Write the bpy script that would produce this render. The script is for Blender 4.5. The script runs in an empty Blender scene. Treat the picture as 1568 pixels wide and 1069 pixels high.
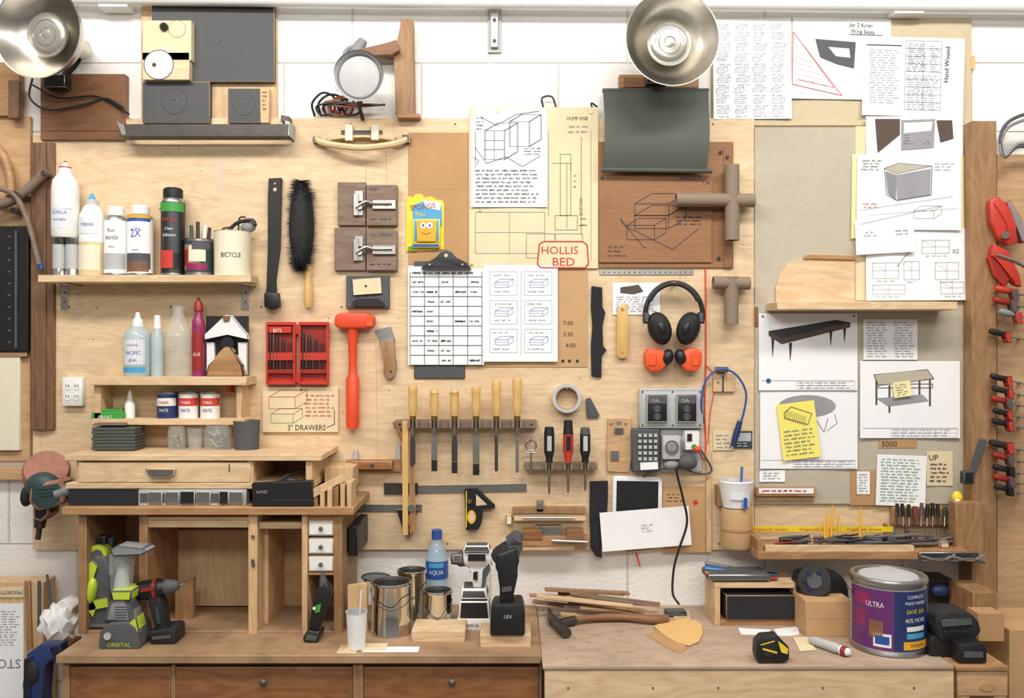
import bpy,bmesh,math,random
from mathutils import Vector,Matrix
random.seed(7)
S=.0019;D=2.6;CZ=1.66;CX=784.;CY=534.5;ZB=.915
def F(d):return (D-d)/D
def PW(x,y,d):
    f=F(d);return Vector(((x-CX)*S*f,-d,CZ+(CY-y)*S*f))
def by(z,d):return CY-(z-CZ)/(S*F(d))
def dfor(py,z=ZB):return D*(1-(CZ-z)/((py-CY)*S))
def lin(h):
    h=h.lstrip('#');o=[]
    for i in (0,2,4):
        c=int(h[i:i+2],16)/255.;o.append(c/12.92 if c<=.04045 else ((c+.055)/1.055)**2.4)
    return o
MATS={}
def mat(name,hx,rough=.6,metal=0.,var=.06,scale=25,bump=0.,st=(1,1,1),trans=0.,wood=0,alpha=1.,grime=None):
    m=bpy.data.materials.new(name);m.use_nodes=True;nt=m.node_tree;N=nt.nodes;L=nt.links
    p=N['Principled BSDF'];c=lin(hx)
    p.inputs['Roughness'].default_value=rough;p.inputs['Metallic'].default_value=metal
    if alpha<1:p.inputs['Alpha'].default_value=alpha
    g=N.new('ShaderNodeNewGeometry');mp=N.new('ShaderNodeMapping');mp.inputs['Scale'].default_value=st
    L.new(g.outputs['Position'],mp.inputs['Vector'])
    n=N.new('ShaderNodeTexNoise');n.inputs['Scale'].default_value=scale;n.inputs['Detail'].default_value=5
    L.new(mp.outputs[0],n.inputs['Vector'])
    r=N.new('ShaderNodeValToRGB');r.color_ramp.elements[0].position=.3;r.color_ramp.elements[1].position=.7
    r.color_ramp.elements[0].color=(*[max(0,x*(1-var)) for x in c],1)
    r.color_ramp.elements[1].color=(*[min(1,x*(1+var)) for x in c],1)
    L.new(n.outputs['Fac'],r.inputs['Fac']);out=r.outputs['Color']
    def mulc(fac,col,out):
        mx=N.new('ShaderNodeMix');mx.data_type='RGBA';mx.blend_type='MULTIPLY'
        L.new(fac,mx.inputs[0]);L.new(out,mx.inputs[6]);mx.inputs[7].default_value=(*col,1);return mx.outputs[2]
    def mr(src,a,b,c_,d_):
        ma=N.new('ShaderNodeMapRange');ma.inputs[1].default_value=a;ma.inputs[2].default_value=b;ma.inputs[3].default_value=c_;ma.inputs[4].default_value=d_
        L.new(src,ma.inputs[0]);return ma.outputs[0]
    if wood:
        n2=N.new('ShaderNodeTexNoise');n2.inputs['Scale'].default_value=2.2;n2.inputs['Detail'].default_value=2
        mp2=N.new('ShaderNodeMapping');mp2.inputs['Scale'].default_value=tuple(max(.5,a**.55) for a in st)
        L.new(g.outputs['Position'],mp2.inputs['Vector']);L.new(mp2.outputs[0],n2.inputs['Vector'])
        mu=N.new('ShaderNodeMath');mu.operation='MULTIPLY';mu.inputs[1].default_value=70;L.new(n2.outputs['Fac'],mu.inputs[0])
        si=N.new('ShaderNodeMath');si.operation='SINE';L.new(mu.outputs[0],si.inputs[0])
        out=mulc(mr(si.outputs[0],-1,1,0,wood),(.72,.58,.42),out)
        n5=N.new('ShaderNodeTexNoise');n5.inputs['Scale'].default_value=22;n5.inputs['Detail'].default_value=6
        mp5=N.new('ShaderNodeMapping');mp5.inputs['Scale'].default_value=st
        L.new(g.outputs['Position'],mp5.inputs['Vector']);L.new(mp5.outputs[0],n5.inputs['Vector']);out=mulc(mr(n5.outputs['Fac'],.48,.75,0,.45),(.68,.56,.44),out)
        if grime is None:grime=.4
    if grime:
        n4=N.new('ShaderNodeTexNoise');n4.inputs['Scale'].default_value=7;n4.inputs['Detail'].default_value=9;n4.inputs['Roughness'].default_value=.7
        L.new(g.outputs['Position'],n4.inputs['Vector']);out=mulc(mr(n4.outputs['Fac'],.52,.78,0,grime),(.42,.36,.30),out)
    L.new(out,p.inputs['Base Color'])
    if bump:
        b=N.new('ShaderNodeBump');b.inputs['Strength'].default_value=bump;b.inputs['Distance'].default_value=.004
        L.new(n.outputs['Fac'],b.inputs['Height']);L.new(b.outputs[0],p.inputs['Normal'])
    MATS[name]=m;return m
H=(1.2,3,14);V=(14,3,1.2)
mat('ply','#E0C7A2',.6,var=.07,scale=5,st=H,wood=.24,grime=.18)
mat('ply_side','#C8A47C',.6,var=.08,scale=5,st=H,wood=.3)
mat('ply_v','#D6B78E',.6,var=.08,scale=5,st=V,wood=.3)
mat('pine','#DEC39C',.55,var=.08,scale=5,st=H,wood=.35,grime=.25)
mat('pine_v','#D6B68A',.55,var=.08,scale=5,st=V,wood=.35)
mat('oak','#B0885F',.5,var=.14,scale=6,st=H,wood=.4)
mat('oak_v','#A07C57',.55,var=.14,scale=6,st=V,wood=.4)
mat('brown','#8A6244',.55,var=.15,scale=6,st=H,wood=.4)
mat('brown_v','#7C5E46',.55,var=.18,scale=6,st=V,wood=.5)
mat('cherry','#94653E',.5,var=.16,scale=5,st=H,wood=.6)
mat('greywood','#857365',.7,var=.12,scale=7,st=H,wood=.4)
mat('benchtop','#B6A08C',.6,var=.12,scale=5,st=H,wood=.2,grime=.5)
mat('benchtop_l','#A28465',.6,var=.22,scale=6,st=(1,1,1),wood=.2,grime=.9)
mat('hardboard','#946843',.6,var=.06,scale=8,st=H,wood=.1)
mat('board','#B8B09D',.9,var=.04,scale=60,bump=.15,grime=.15)
mat('board2','#C7B99A',.9,var=.04,scale=60,grime=.12)
mat('cardboard','#C09A6E',.85,var=.04,scale=20)
mat('kraft','#B58E62',.85,var=.05,scale=20)
mat('manila','#E0CFAA',.8,var=.05,scale=12,grime=.12)
mat('paper','#EFEFF0',.8,var=.02,scale=8)
mat('paper_y','#EEE3AA',.8,var=.02)
mat('sticky','#EEE272',.8,var=.02)
mat('ink','#35363C',.8,var=.05)
mat('inkgrey','#777A82',.8);mat('inkblue','#5868AC',.8);mat('inkred','#C43C34',.8);mat('inkgreen','#4C8C5E',.8)
mat('fgrey','#96969A',.8);mat('fbrown','#564840',.8);mat('fpale','#DADCE0',.8)
mat('black','#1B1B1D',.45,var=.1);mat('rubber','#222224',.75,var=.15,scale=80)
mat('abras','#26262A',.95,var=.4,scale=400,bump=.6)
mat('dgrey','#505154',.7,var=.05);mat('slate','#4B4D4F',.65,var=.06,scale=8)
mat('olive','#4A4F46',.6,var=.05,scale=8)
mat('grey','#868788',.55);mat('lgrey','#B6B7B7',.5)
mat('white','#E8E8E6',.4,var=.02);mat('whitep','#ECEBE6',.35,var=.02)
mat('cream','#E5DDC4',.4,var=.02);mat('lightwood','#DCC59A',.5,var=.06,scale=6,st=H,wood=.2)
mat('steel','#B0AFAB',.35,1.,var=.08,scale=60);mat('chrome','#D4D1CB',.1,1.,var=.02)
mat('alu','#CCC8BE',.3,1.,var=.08,scale=30)
mat('dsteel','#55524E',.45,.8,var=.12);mat('brass','#B09458',.35,1.)
mat('red','#C03A2C',.4);mat('redd','#93291F',.45);mat('orange','#E8582A',.4);mat('tomato','#DE4A28',.45)
mat('yellow','#EBD02C',.45);mat('gold','#E0A420',.5);mat('lime','#BDD23A',.45);mat('green','#3F9A40',.5)
mat('blue','#2A529C',.45);mat('lblue','#4A9CCB',.45);mat('navy','#223362',.45);mat('teal','#2C4242',.5)
mat('magenta','#8E2A58',.35);mat('purple','#66306C',.4);mat('pink','#A0705C',.85,var=.25)
mat('liquid','#C4D8DC',.15,alpha=.6);mat('clear','#DCE2DE',.06,alpha=.24,var=.02)
mat('clearblue','#B4CFE2',.06,alpha=.5);mat('amber','#E2CFA0',.3,alpha=.92)
mat('glassbulb','#B4B1A8',.25,.6,var=.12,scale=15)
mat('tube_tan','#877664',.75,var=.06,st=H,scale=10)
mat('concrete','#8D8A85',.8,var=.15,scale=6)
mat('sandp','#DDB375',.9,var=.05);mat('chisw','#D6AF6E',.35,var=.08,st=V,scale=8)
mat('tapew','#E9DDC2',.5,alpha=.55)
def blockwall():
    m=bpy.data.materials.new('painted_block');m.use_nodes=True;nt=m.node_tree;N=nt.nodes;L=nt.links;p=N['Principled BSDF']
    g=N.new('ShaderNodeNewGeometry');s=N.new('ShaderNodeSeparateXYZ');L.new(g.outputs['Position'],s.inputs[0])
    c=N.new('ShaderNodeCombineXYZ')
    ax=N.new('ShaderNodeMath');ax.operation='ADD';ax.inputs[1].default_value=.264+4.0;L.new(s.outputs[0],ax.inputs[0]);L.new(ax.outputs[0],c.inputs[0])
    az=N.new('ShaderNodeMath');az.operation='ADD';az.inputs[1].default_value=-2.491+4.0;L.new(s.outputs[2],az.inputs[0]);L.new(az.outputs[0],c.inputs[1])
    b=N.new('ShaderNodeTexBrick');b.inputs['Scale'].default_value=1;b.inputs['Brick Width'].default_value=.4;b.inputs['Row Height'].default_value=.2
    b.inputs['Mortar Size'].default_value=.0035;b.inputs['Mortar Smooth'].default_value=.7
    b.inputs['Color1'].default_value=(.84,.82,.78,1);b.inputs['Color2'].default_value=(.87,.86,.82,1);b.inputs['Mortar'].default_value=(.74,.70,.62,1)
    L.new(c.outputs[0],b.inputs['Vector']);L.new(b.outputs['Color'],p.inputs['Base Color']);p.inputs['Roughness'].default_value=.6
    n=N.new('ShaderNodeTexNoise');n.inputs['Scale'].default_value=90;n.inputs['Detail'].default_value=6;L.new(g.outputs['Position'],n.inputs['Vector'])
    n3=N.new('ShaderNodeTexNoise');n3.inputs['Scale'].default_value=4;L.new(g.outputs['Position'],n3.inputs['Vector'])
    mm=N.new('ShaderNodeMath');mm.operation='MULTIPLY';L.new(n.outputs['Fac'],mm.inputs[0]);L.new(n3.outputs['Fac'],mm.inputs[1])
    sb=N.new('ShaderNodeMath');sb.operation='SUBTRACT';L.new(mm.outputs[0],sb.inputs[0]);L.new(b.outputs['Fac'],sb.inputs[1])
    bp=N.new('ShaderNodeBump');bp.inputs['Strength'].default_value=.7;bp.inputs['Distance'].default_value=.006
    L.new(sb.outputs[0],bp.inputs['Height']);L.new(bp.outputs[0],p.inputs['Normal']);MATS['blockwall']=m
blockwall()

def cr(pts,n=6):
    P=[Vector(p) for p in pts];P=[P[0]*2-P[1]]+P+[P[-1]*2-P[-2]];o=[]
    for i in range(1,len(P)-2):
        a,b,c,e=P[i-1:i+3]
        for k in range(n):
            t=k/n;o.append(.5*((2*b)+(c-a)*t+(2*a-5*b+4*c-e)*t*t+(3*b-a-3*c+e)*t**3))
    o.append(P[-2]);return o
class B:
    def __init__(s,name):
        s.name=name;s.bm=bmesh.new();s.mats=[];s.R=None;s.c=None
    def mi(s,m):
        if m not in s.mats:s.mats.append(m)
        return s.mats.index(m)
    def rot(s,x,y,a):s.R=(x,y,math.radians(a)) if a else None;return s
    def rp(s,x,y):
        if not s.R:return x,y
        a,b,t=s.R;u,v=x-a,y-b;return a+u*math.cos(t)-v*math.sin(t),b+u*math.sin(t)+v*math.cos(t)
    def P(s,x,y,d):
        e=s.c(x,y) if s.c else 0
        x,y=s.rp(x,y);return PW(x,y,d+e)
    def face(s,vs,i):
        try:f=s.bm.faces.new(vs);f.material_index=i;return f
        except ValueError:return None
    def poly(s,pts,d0,d1,m,bev=.0008,seg=1):
        i=s.mi(m);fr=[s.bm.verts.new(s.P(x,y,d1)) for x,y in pts]
        bk=[s.bm.verts.new((v.co.x,-d0,v.co.z)) for v in fr];n=len(fr);fs=[s.face(fr,i),s.face(bk[::-1],i)]
        for k in range(n):fs.append(s.face([fr[k],bk[k],bk[(k+1)%n],fr[(k+1)%n]],i))
        if bev:
            es={e for f in fs if f for e in f.edges}
            bmesh.ops.bevel(s.bm,geom=list(es),offset=bev,segments=seg,profile=.5,affect='EDGES',clamp_overlap=True)
        return s
    def box(s,x0,y0,x1,y1,d0,d1,m,bev=.0008,seg=1):return s.poly([(x0,y0),(x1,y0),(x1,y1),(x0,y1)],d0,d1,m,bev,seg)
    def wbox(s,a,b,m,bev=.001):
        i=s.mi(m);vs=[s.bm.verts.new((x,y,z)) for x in (a[0],b[0]) for y in (a[1],b[1]) for z in (a[2],b[2])]
        fs=[s.face([vs[k] for k in q],i) for q in ((0,1,3,2),(4,6,7,5),(0,4,5,1),(2,3,7,6),(0,2,6,4),(1,5,7,3))]
        if bev:
            es={e for f in fs for e in f.edges};bmesh.ops.bevel(s.bm,geom=list(es),offset=bev,segments=1,affect='EDGES',clamp_overlap=True)
        return s
    def disc(s,x,y,r,d0,d1,m,n=24,ry=None,bev=.0006):
        ry=ry or r;return s.poly([(x+r*math.cos(2*math.pi*k/n),y+ry*math.sin(2*math.pi*k/n)) for k in range(n)],d0,d1,m,bev)
    def rings(s,rs,m,cap=False):
        for k in range(len(rs)-1):
            a,b=rs[k],rs[k+1];mm=m[k] if isinstance(m,list) else m;i=s.mi(mm);n=max(len(a),len(b))
            for j in range(n):
                q=(j+1)%n
                if len(a)==1 and len(b)==1:continue
                if len(a)==1:s.face([a[0],b[j],b[q]],i)
                elif len(b)==1:s.face([a[j],b[0],a[q]],i)
                else:s.face([a[j],b[j],b[q],a[q]],i)
    def rev(s,o,ax,prof,m,k,seg=32):
        ax=Vector(ax).normalized();u=ax.orthogonal().normalized();v=ax.cross(u);rs=[];ms=[];cur=m
        for t in prof:
            r,h=t[0],t[1]
            if rs:
                if len(t)>2:cur=t[2]
                ms.append(cur)
            c=Vector(o)+ax*h*k
            rs.append([s.bm.verts.new(c)] if r==0 else [s.bm.verts.new(c+(u*math.cos(2*math.pi*j/seg)+v*math.sin(2*math.pi*j/seg))*r*k) for j in range(seg)])
        s.rings(rs,ms);return s
    def lathe(s,px,d,prof,m,seg=28):
        k=S*F(d);b=PW(px,CY,d);pr=[]
        for t in prof:pr.append((t[0],CY-t[1])+tuple(t[2:]))
        return s.rev((b.x,-d,CZ),(0,0,1),pr,m,k,seg)
    def ax(s,p0,p1,prof,m,seg=24):
        a=s.P(*p0);b=s.P(*p1);k=S*F(p0[2]);L=(b-a).length/k
        return s.rev(a,b-a,[(t[0],t[1]*L)+tuple(t[2:]) for t in prof],m,k,seg)
    def tube(s,pts,r,m,seg=8,sp=0):
        if sp:pts=cr(pts,sp)
        W=[s.P(*p) for p in pts];n=len(W);rs=[];u=None
        for i in range(n):
            t=(W[min(i+1,n-1)]-W[max(i-1,0)])
            if t.length<1e-9:t=Vector((0,0,1))
            t.normalize()
            u=t.orthogonal() if u is None else (u-t*u.dot(t))
            if u.length<1e-6:u=t.orthogonal()
            u.normalize();v=t.cross(u);rr=(r[min(i,len(r)-1)] if isinstance(r,list) else r)*S*F(pts[i][2])
            rs.append([s.bm.verts.new(W[i]+(u*math.cos(2*math.pi*j/seg)+v*math.sin(2*math.pi*j/seg))*rr) for j in range(seg)])
        s.rings(rs,m);s.face(rs[0],s.mi(m));s.face(rs[-1],s.mi(m));return s
    def ell(s,x,y,d,rx,ry,rd,m,a=0,seg=20):
        k=S*F(d);c=s.P(x,y,d);M=Matrix.Translation(c)@Matrix.Rotation(-math.radians(a),4,'Y')@Matrix.Diagonal((rx*k,rd*k,ry*k,1))
        r=bmesh.ops.create_uvsphere(s.bm,u_segments=seg,v_segments=12,radius=1,matrix=M);i=s.mi(m)
        for v in r['verts']:
            for f in v.link_faces:f.material_index=i
        return s
    def line(s,pts,w,d,m):
        i=s.mi(m)
        for (a,b),(c,e) in zip(pts,pts[1:]):
            L=math.hypot(c-a,e-b)
            if L<.01:continue
            nx,ny=-(e-b)/L*w/2,(c-a)/L*w/2;n=max(1,int(L/12)) if s.c else 1
            for k in range(n):
                t0,t1=k/n,(k+1)/n;q=[]
                for t,g in ((t0,1),(t1,1),(t1,-1),(t0,-1)):q.append(s.bm.verts.new(s.P(a+(c-a)*t+nx*g,b+(e-b)*t+ny*g,d)))
                s.face(q,i)
        return s
    def rect(s,x0,y0,x1,y1,w,d,m):return s.line([(x0,y0),(x1,y0),(x1,y1),(x0,y1),(x0,y0)],w,d,m)
    def fill(s,pts,d,m):
        s.face([s.bm.verts.new(s.P(x,y,d)) for x,y in pts],s.mi(m));return s
    def scrib(s,x0,y0,x1,y1,rows,d,m,w=.5):
        rh=(y1-y0)/rows;am=min(rh*.3,1.9)
        for r in range(rows):
            y=y0+(r+.5)*rh;x=x0+random.random()*3;xe=x1-random.random()*(x1-x0)*.2
            while x<xe-3:
                L=random.uniform(4,13);p=[];e=min(x+L,xe);u=1
                while x<e:p.append((x,y+u*random.uniform(.3,1)*am));u=-u;x+=random.uniform(.5,1.2)
                if len(p)>1:s.line(p,w,d,m)
                x+=2
        return s
    def table(s,x0,y0,x1,y1,r,c,d,m,w=.4):
        for i in range(r+1):s.line([(x0,y0+(y1-y0)*i/r),(x1,y0+(y1-y0)*i/r)],w,d,m)
        for i in range(c+1):s.line([(x0+(x1-x0)*i/c,y0),(x0+(x1-x0)*i/c,y1)],w,d,m)
        return s
    def iso(s,x,y,w,h,e,d,m,lw=.7):
        f=e*.6;s.rect(x,y,x+w,y+h,lw,d,m);s.line([(x,y),(x+e,y-f),(x+w+e,y-f),(x+w,y)],lw,d,m);s.line([(x+w+e,y-f),(x+w+e,y+h-f),(x+w,y+h)],lw,d,m);return s
    def sheet(s,x0,y0,x1,y1,d,m,curl=.004,n=8):
        w,h=x1-x0,y1-y0;ph=random.random()*6
        s.c=lambda x,y:curl*(max(0,min(1,(y-y0)/h))**2*(.35+.65*(2*(x-x0)/w-1)**2)+.15*(1+math.sin(ph+4*(x-x0)/w)))
        g=[[s.bm.verts.new(s.P(x0+w*a/n,y0+h*b/n,d)) for a in range(n+1)] for b in range(n+1)];i=s.mi(m)
        for b in range(n):
            for a in range(n):s.face([g[b][a],g[b][a+1],g[b+1][a+1],g[b+1][a]],i)
        return s
    def gl(s,t,res=2):
        c=bpy.data.curves.new('t','FONT');c.body=t;c.size=1;c.resolution_u=res;o=bpy.data.objects.new('t',c);bpy.context.scene.collection.objects.link(o)
        me=bpy.data.meshes.new_from_object(o);V=[v.co.copy() for v in me.vertices];Fs=[tuple(p.vertices) for p in me.polygons]
        bpy.data.objects.remove(o);bpy.data.curves.remove(c);bpy.data.meshes.remove(me);return V,Fs
    def text(s,t,x,y,sz,d,m,a=0,sx=1):
        V,Fs=s.gl(t);i=s.mi(m);ca,sa=math.cos(math.radians(a)),math.sin(math.radians(a))
        vs=[]
        for v in V:
            u,w=v.x*sz*sx,-v.y*sz;vs.append(s.bm.verts.new(s.P(x+u*ca-w*sa,y+u*sa+w*ca,d)))
        for f in Fs:s.face([vs[k] for k in f],i)
        return s
    def ctext(s,t,px,d,r,py,sz,m,sx=1,ang=0):
        V,Fs=s.gl(t);i=s.mi(m);k=S*F(d);xm=max(v.x for v in V) if V else 0;c=PW(px,py,d);R=(r+.35)*k;vs=[]
        for v in V:
            a=(v.x-xm/2)*sz*sx*k/R+ang;vs.append(s.bm.verts.new((c.x+R*math.sin(a),-d-R*math.cos(a),c.z+v.y*sz*k)))
        for f in Fs:s.face([vs[q] for q in f],i)
        return s
    def cpatch(s,px,d,r,y0,y1,a0,a1,m,n=12,off=.2):
        k=S*F(d);c0=PW(px,y0,d);c1=PW(px,y1,d);R=(r+off)*k;i=s.mi(m);pv=None
        for j in range(n+1):
            a=math.radians(a0+(a1-a0)*j/n);x=c0.x+R*math.sin(a);y=-d-R*math.cos(a)
            v=(s.bm.verts.new((x,y,c0.z)),s.bm.verts.new((x,y,c1.z)))
            if pv:s.face([pv[0],v[0],v[1],pv[1]],i)
            pv=v
        return s
    def done(s,sharp=38):
        bmesh.ops.recalc_face_normals(s.bm,faces=s.bm.faces[:])
        co=[v.co for v in s.bm.verts];mn=Vector([min(c[i] for c in co) for i in range(3)]);mx=Vector([max(c[i] for c in co) for i in range(3)])
        c=(mn+mx)/2
        for v in s.bm.verts:v.co-=c
        me=bpy.data.meshes.new(s.name)
        for f in s.bm.faces:f.smooth=True
        s.bm.to_mesh(me);s.bm.free();me.set_sharp_from_angle(angle=math.radians(sharp))
        for m in s.mats:me.materials.append(MATS[m])
        o=bpy.data.objects.new(s.name,me);o.location=c;bpy.context.scene.collection.objects.link(o);return o

# ---------------- ROOM
B('wall_back').wbox((-3,0,0),(3,.12,3.2),'blockwall',0).done()
B('floor').wbox((-3,-3.6,-.06),(3,.12,0),'concrete',0).done()
W0=.001
b=B('plywood_backboard');b.box(50,207,62,842,W0,.02,'ply');b.box(62,181,1155,842,W0,.02,'ply',.0004);b.box(1155.5,195,1487,842,W0,.018,'ply')
for x in (120,260,400,540,700,860,1000,1110):
    for y in (190,470,833):b.disc(x+random.uniform(-20,20),y,1.6,.015,.0205,'dgrey',8,bev=0)
random.seed(21)
for i in range(150):
    x=random.uniform(70,1150);y=random.uniform(190,835);b.disc(x,y,random.uniform(.5,1.2),.0195,.0203,random.choice(['brown','dgrey','black']),6,bev=0)
for x,y,w,h in ((326,245,18,48),(415,335,14,30),(680,585,24,8),(1088,604,12,16)):b.box(x,y,x+w,y+h,.0198,.0202,'tapew',0)
for x0,y0,x1,y1 in ((560,250,563,480),(590,210,594,330),(575,470,578,700),(1086,410,1087,835)):b.line([(x0,y0),(x1,y1)],.4,.0203,'kraft')
b.done()
random.seed(7)
B('plywood_panel').box(-260,178,46,706,W0,.016,'ply_side').box(-260,716,44,735,W0,.03,'ply_side').done()
B('pinboard').box(1156,195,1482,772,.0182,.026,'board').done()
B('fiberboard_sheet').box(1090,27,1488,192,W0,.012,'board2').done()
b=B('trim_post');b.box(1488,185,1526,935,W0,.075,'oak_v');b.done()
B('plywood_panel').box(1527,236,1760,935,W0,.02,'ply_side').done()
b=B('wooden_batten');b.box(47,218,82,658,.0201,.034,'brown_v');b.box(54,218,70,658,.034,.04,'brown_v');b.done()
b=B('conduit_pipe');b.tube([(60,-4,.05),(600,2,.05),(1100,5,.05),(1800,12,.05)],10,'white',16)
b.box(1370,-2,1415,20,W0,.055,'white');b.box(150,-14,195,10,W0,.055,'white');b.done()
b=B('strut_bracket');b.box(747,12,768,80,W0,.008,'lgrey');b.box(751,-4,763,72,.008,.02,'steel',.002);b.disc(757,30,3,.02,.023,'dgrey');b.disc(757,62,3,.02,.023,'dgrey');b.done()

# ---------------- BENCH LEFT
b=B('workbench');b.box(85,1004,829,1017,.002,.434,'benchtop_l',.002)
zf=by(0,.415)
b.box(103,1018,829,zf,.02,.395,'oak')
for x0,x1 in ((95,106),(262,268),(540,556),(826,829)):b.box(x0,1018,x1,zf,.395,.415,'oak_v')
for x0,x1,kx in ((107,261,None),(269,539,403),(557,825,692)):
    y=1022
    for h in (86,140,190):
        b.box(x0,y,x1,y+h,.395,.412,'cherry',.002);kk=kx or (x0+x1)/2
        if kx or h>86:b.ax((kk,y+24,.41),(kk,y+24,.436),[(0,0),(2.5,0),(2.5,.5),(5.5,.6),(5.5,.9),(3,1),(0,1)],'dsteel')
        y+=h+6
b.done()
b=B('workbench');b.box(831,1020,1461,1026,.002,.5,'benchtop',.0015);zf=by(0,.49)
b.box(834,1026,1461,1120,.47,.497,'pine',.0015)
for x in (840,1410):b.box(x,1026,x+45,zf,.40,.468,'pine_v')
for x in (870,1000,1100,1260,1400):b.disc(x,1054,1.6,.496,.4985,'dgrey',10,bev=0)
b.box(840,1500,1455,1520,.05,.40,'pine');b.box(840,1026,885,by(0,.1),.03,.1,'pine_v');b.box(1400,1026,1445,by(0,.1),.03,.1,'pine_v')
b.done()
b=B('side_table');b.box(1464,1021,1545,1028,.02,.5,'oak',.0015);b.box(1466,1028,1543,1066,.03,.494,'ply_side');b.disc(1512,1053,12,.49,.496,'kraft',ry=6);b.box(1466,1066,1485,by(0,.49),.44,.49,'pine_v');b.box(1522,1066,1541,by(0,.49),.44,.49,'pine_v');b.box(1466,1040,1541,by(0,.1),.03,.06,'pine_v');b.done()

# ---------------- CABINET (lower)
b=B('tool_cabinet');cf=.268
b.box(126,786,526,968,.021,.03,'ply_side')
b.box(94,777,541,789,.021,.285,'oak',.0015)
for x0,x1,m in ((120,132,'oak_v'),(213,225,'oak_v'),(380,394,'pine_v'),(462,471,'pine_v'),(511,523,'oak_v')):
    b.box(x0,789,x1,by(ZB,cf),.03,cf,m)
b.box(226,791,380,797,.03,cf-.004,'ply_side');b.box(226,797,380,808,cf-.02,cf-.006,'pine')
b.box(394,800,462,810,.03,cf-.02,'pine');b.box(396,791,411,by(ZB,.2),.03,.2,'ply_v')
b.box(133,by(ZB,cf)-5,511,by(ZB,cf),.03,cf-.003,'benchtop_l')
b.box(265,812,380,by(ZB,.1)-14,.04,.05,'ply_v')
for y in (797,825,852):
    b.box(472,y,511,y+24,.08,cf-.002,'white',.002);b.box(474,y+3,509,y+22,cf-.002,cf+.001,'whitep');b.ax((491,y+13,cf),(491,y+13,cf+.012),[(0,0),(2,0),(3.4,.7),(0,1)],'dgrey',12)
b.box(472,877,511,881,.03,cf-.004,'oak')
b.box(471,789,511,797,.03,cf-.006,'oak');b.disc(387,822,3,cf-.002,cf+.004,'dgrey');b.tube([(387,857,cf),(388,868,cf+.004)],2.4,'dsteel')
b.done()
b=B('drawer_unit')
b.box(98,697,492,706,.021,.25,'pine',.0015);b.box(100,740,478,749,.021,.248,'pine',.0015)
b.box(117,706,126,740,.021,.24,'ply_v');b.box(378,706,388,740,.021,.24,'ply_v');b.box(468,706,478,740,.021,.24,'ply_v')
b.box(120,708,383,739,.22,.245,'pine',.0015);b.box(388,706,470,740,.021,.03,'brown')
b.box(108,749,118,776,.03,.2,'oak_v');b.box(462,749,474,776,.03,.2,'oak_v')
b.box(223,717,269,722,.245,.25,'steel');b.poly([(224,718),(268,718),(266,728),(258,732),(234,732),(226,728)],.245,.258,'steel',.002)
b.box(350,711,352,723,.245,.2455,'dgrey',0)
b.done()
b=B('sanding_block');b.box(104,751,209,776,.215,.262,'abras',.002);b.box(104,749,209,752,.215,.262,'black');b.done()
b=B('spirit_level');b.box(209,750,377,775,.215,.25,'lgrey',.002);b.box(214,755,372,770,.25,.252,'dgrey')
for x in (226,252,300,350):b.box(x,753,x+22,772,.25,.256,'steel',.002)
b.box(275,752,298,773,.25,.257,'black',.002);b.box(335,752,350,773,.25,.257,'black',.002);b.done()
b=B('black_storage_bin');b.poly([(385,740),(478,736),(480,776),(387,776)],.255,.275,'black',.002);b.text('OUTLET',392,756,6,.2756,'lgrey',-2,.8);b.box(386,766,479,776,.26,.278,'black');b.done()
b=B('wood_offcuts')
b.poly([(472,752),(522,728),(528,736),(478,764)],.24,.27,'ply_v');
for i,x in enumerate((479,490,501,511,521,531)):b.box(x,754-i*3,x+7,777,.20+.01*(i%2),.266+.008*(i%3),['oak_v','pine_v','ply_v'][i%3])
b.box(497,716,540,748,.05,.15,'pine_v');b.box(500,748,536,777,.05,.16,'oak_v');b.done()
b=B('safety_glasses');b.tube([(420,742,.235),(440,728,.22),(462,722,.2),(478,733,.2)],2.2,'black',8,5);b.ell(445,738,.235,12,7,5,'black');b.ell(470,739,.235,10,6,5,'black');b.done()

# ---------------- SHELVES LEFT
b=B('plank_shelf');b.box(58,421,384,432,.0405,.12,'pine',.001);b.box(84,421,384,432,.0201,.041,'pine',0)
for x in (99,376):b.box(x-6,433,x+5,474,.02,.024,'steel');b.poly([(x-4,432),(x+3,432),(x+3,436),(x-4,436)],.02,.11,'steel');b.disc(x,462,2,.024,.026,'dgrey',8);b.disc(x,448,2,.024,.026,'dgrey',8)
b.done()
z1=PW(0,421,.12).z;d=.068;g=by(z1,d)
def lat(name,px,d,prof,m,extra=None):
    b=B(name);b.lathe(px,d,prof,m)
    if extra:extra(b)
    return b.done()
def ex(b):
    b.cpatch(100,d,20,318,352,-45,45,'fpale');b.ctext('GORILLA',100,d,20.2,330,7,'inkblue',.8);b.ctext('wood glue',100,d,20.2,340,6,'inkblue',.8);b.cpatch(100,d,20,322,323,-50,50,'inkblue')
for x in (91,111):lat('small_tin',x,d+.012,[(0,g),(10,g),(10,g-2),(9.6,g-3),(9.6,368),(10.2,367),(10.2,365,'steel'),(8,365),(0,366)],'chrome' if x<100 else 'steel',lambda b,x=x:b.cpatch(x,d+.012,9.7,375,412,-80,80,'lgrey'))
lat('glue_bottle',100,d+.012,[(0,364.6),(18,364.6),(20,360),(20,290),(18,277),(10,266),(9,262),(9,258,'whitep'),(9,256,'red'),(5,254,'whitep'),(3,249),(2,247,'red'),(0,246,'red')],'whitep')
b=B('bottle_label');dd_=d;d=d+.012;ex(b);d=dd_;b.done()
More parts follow.
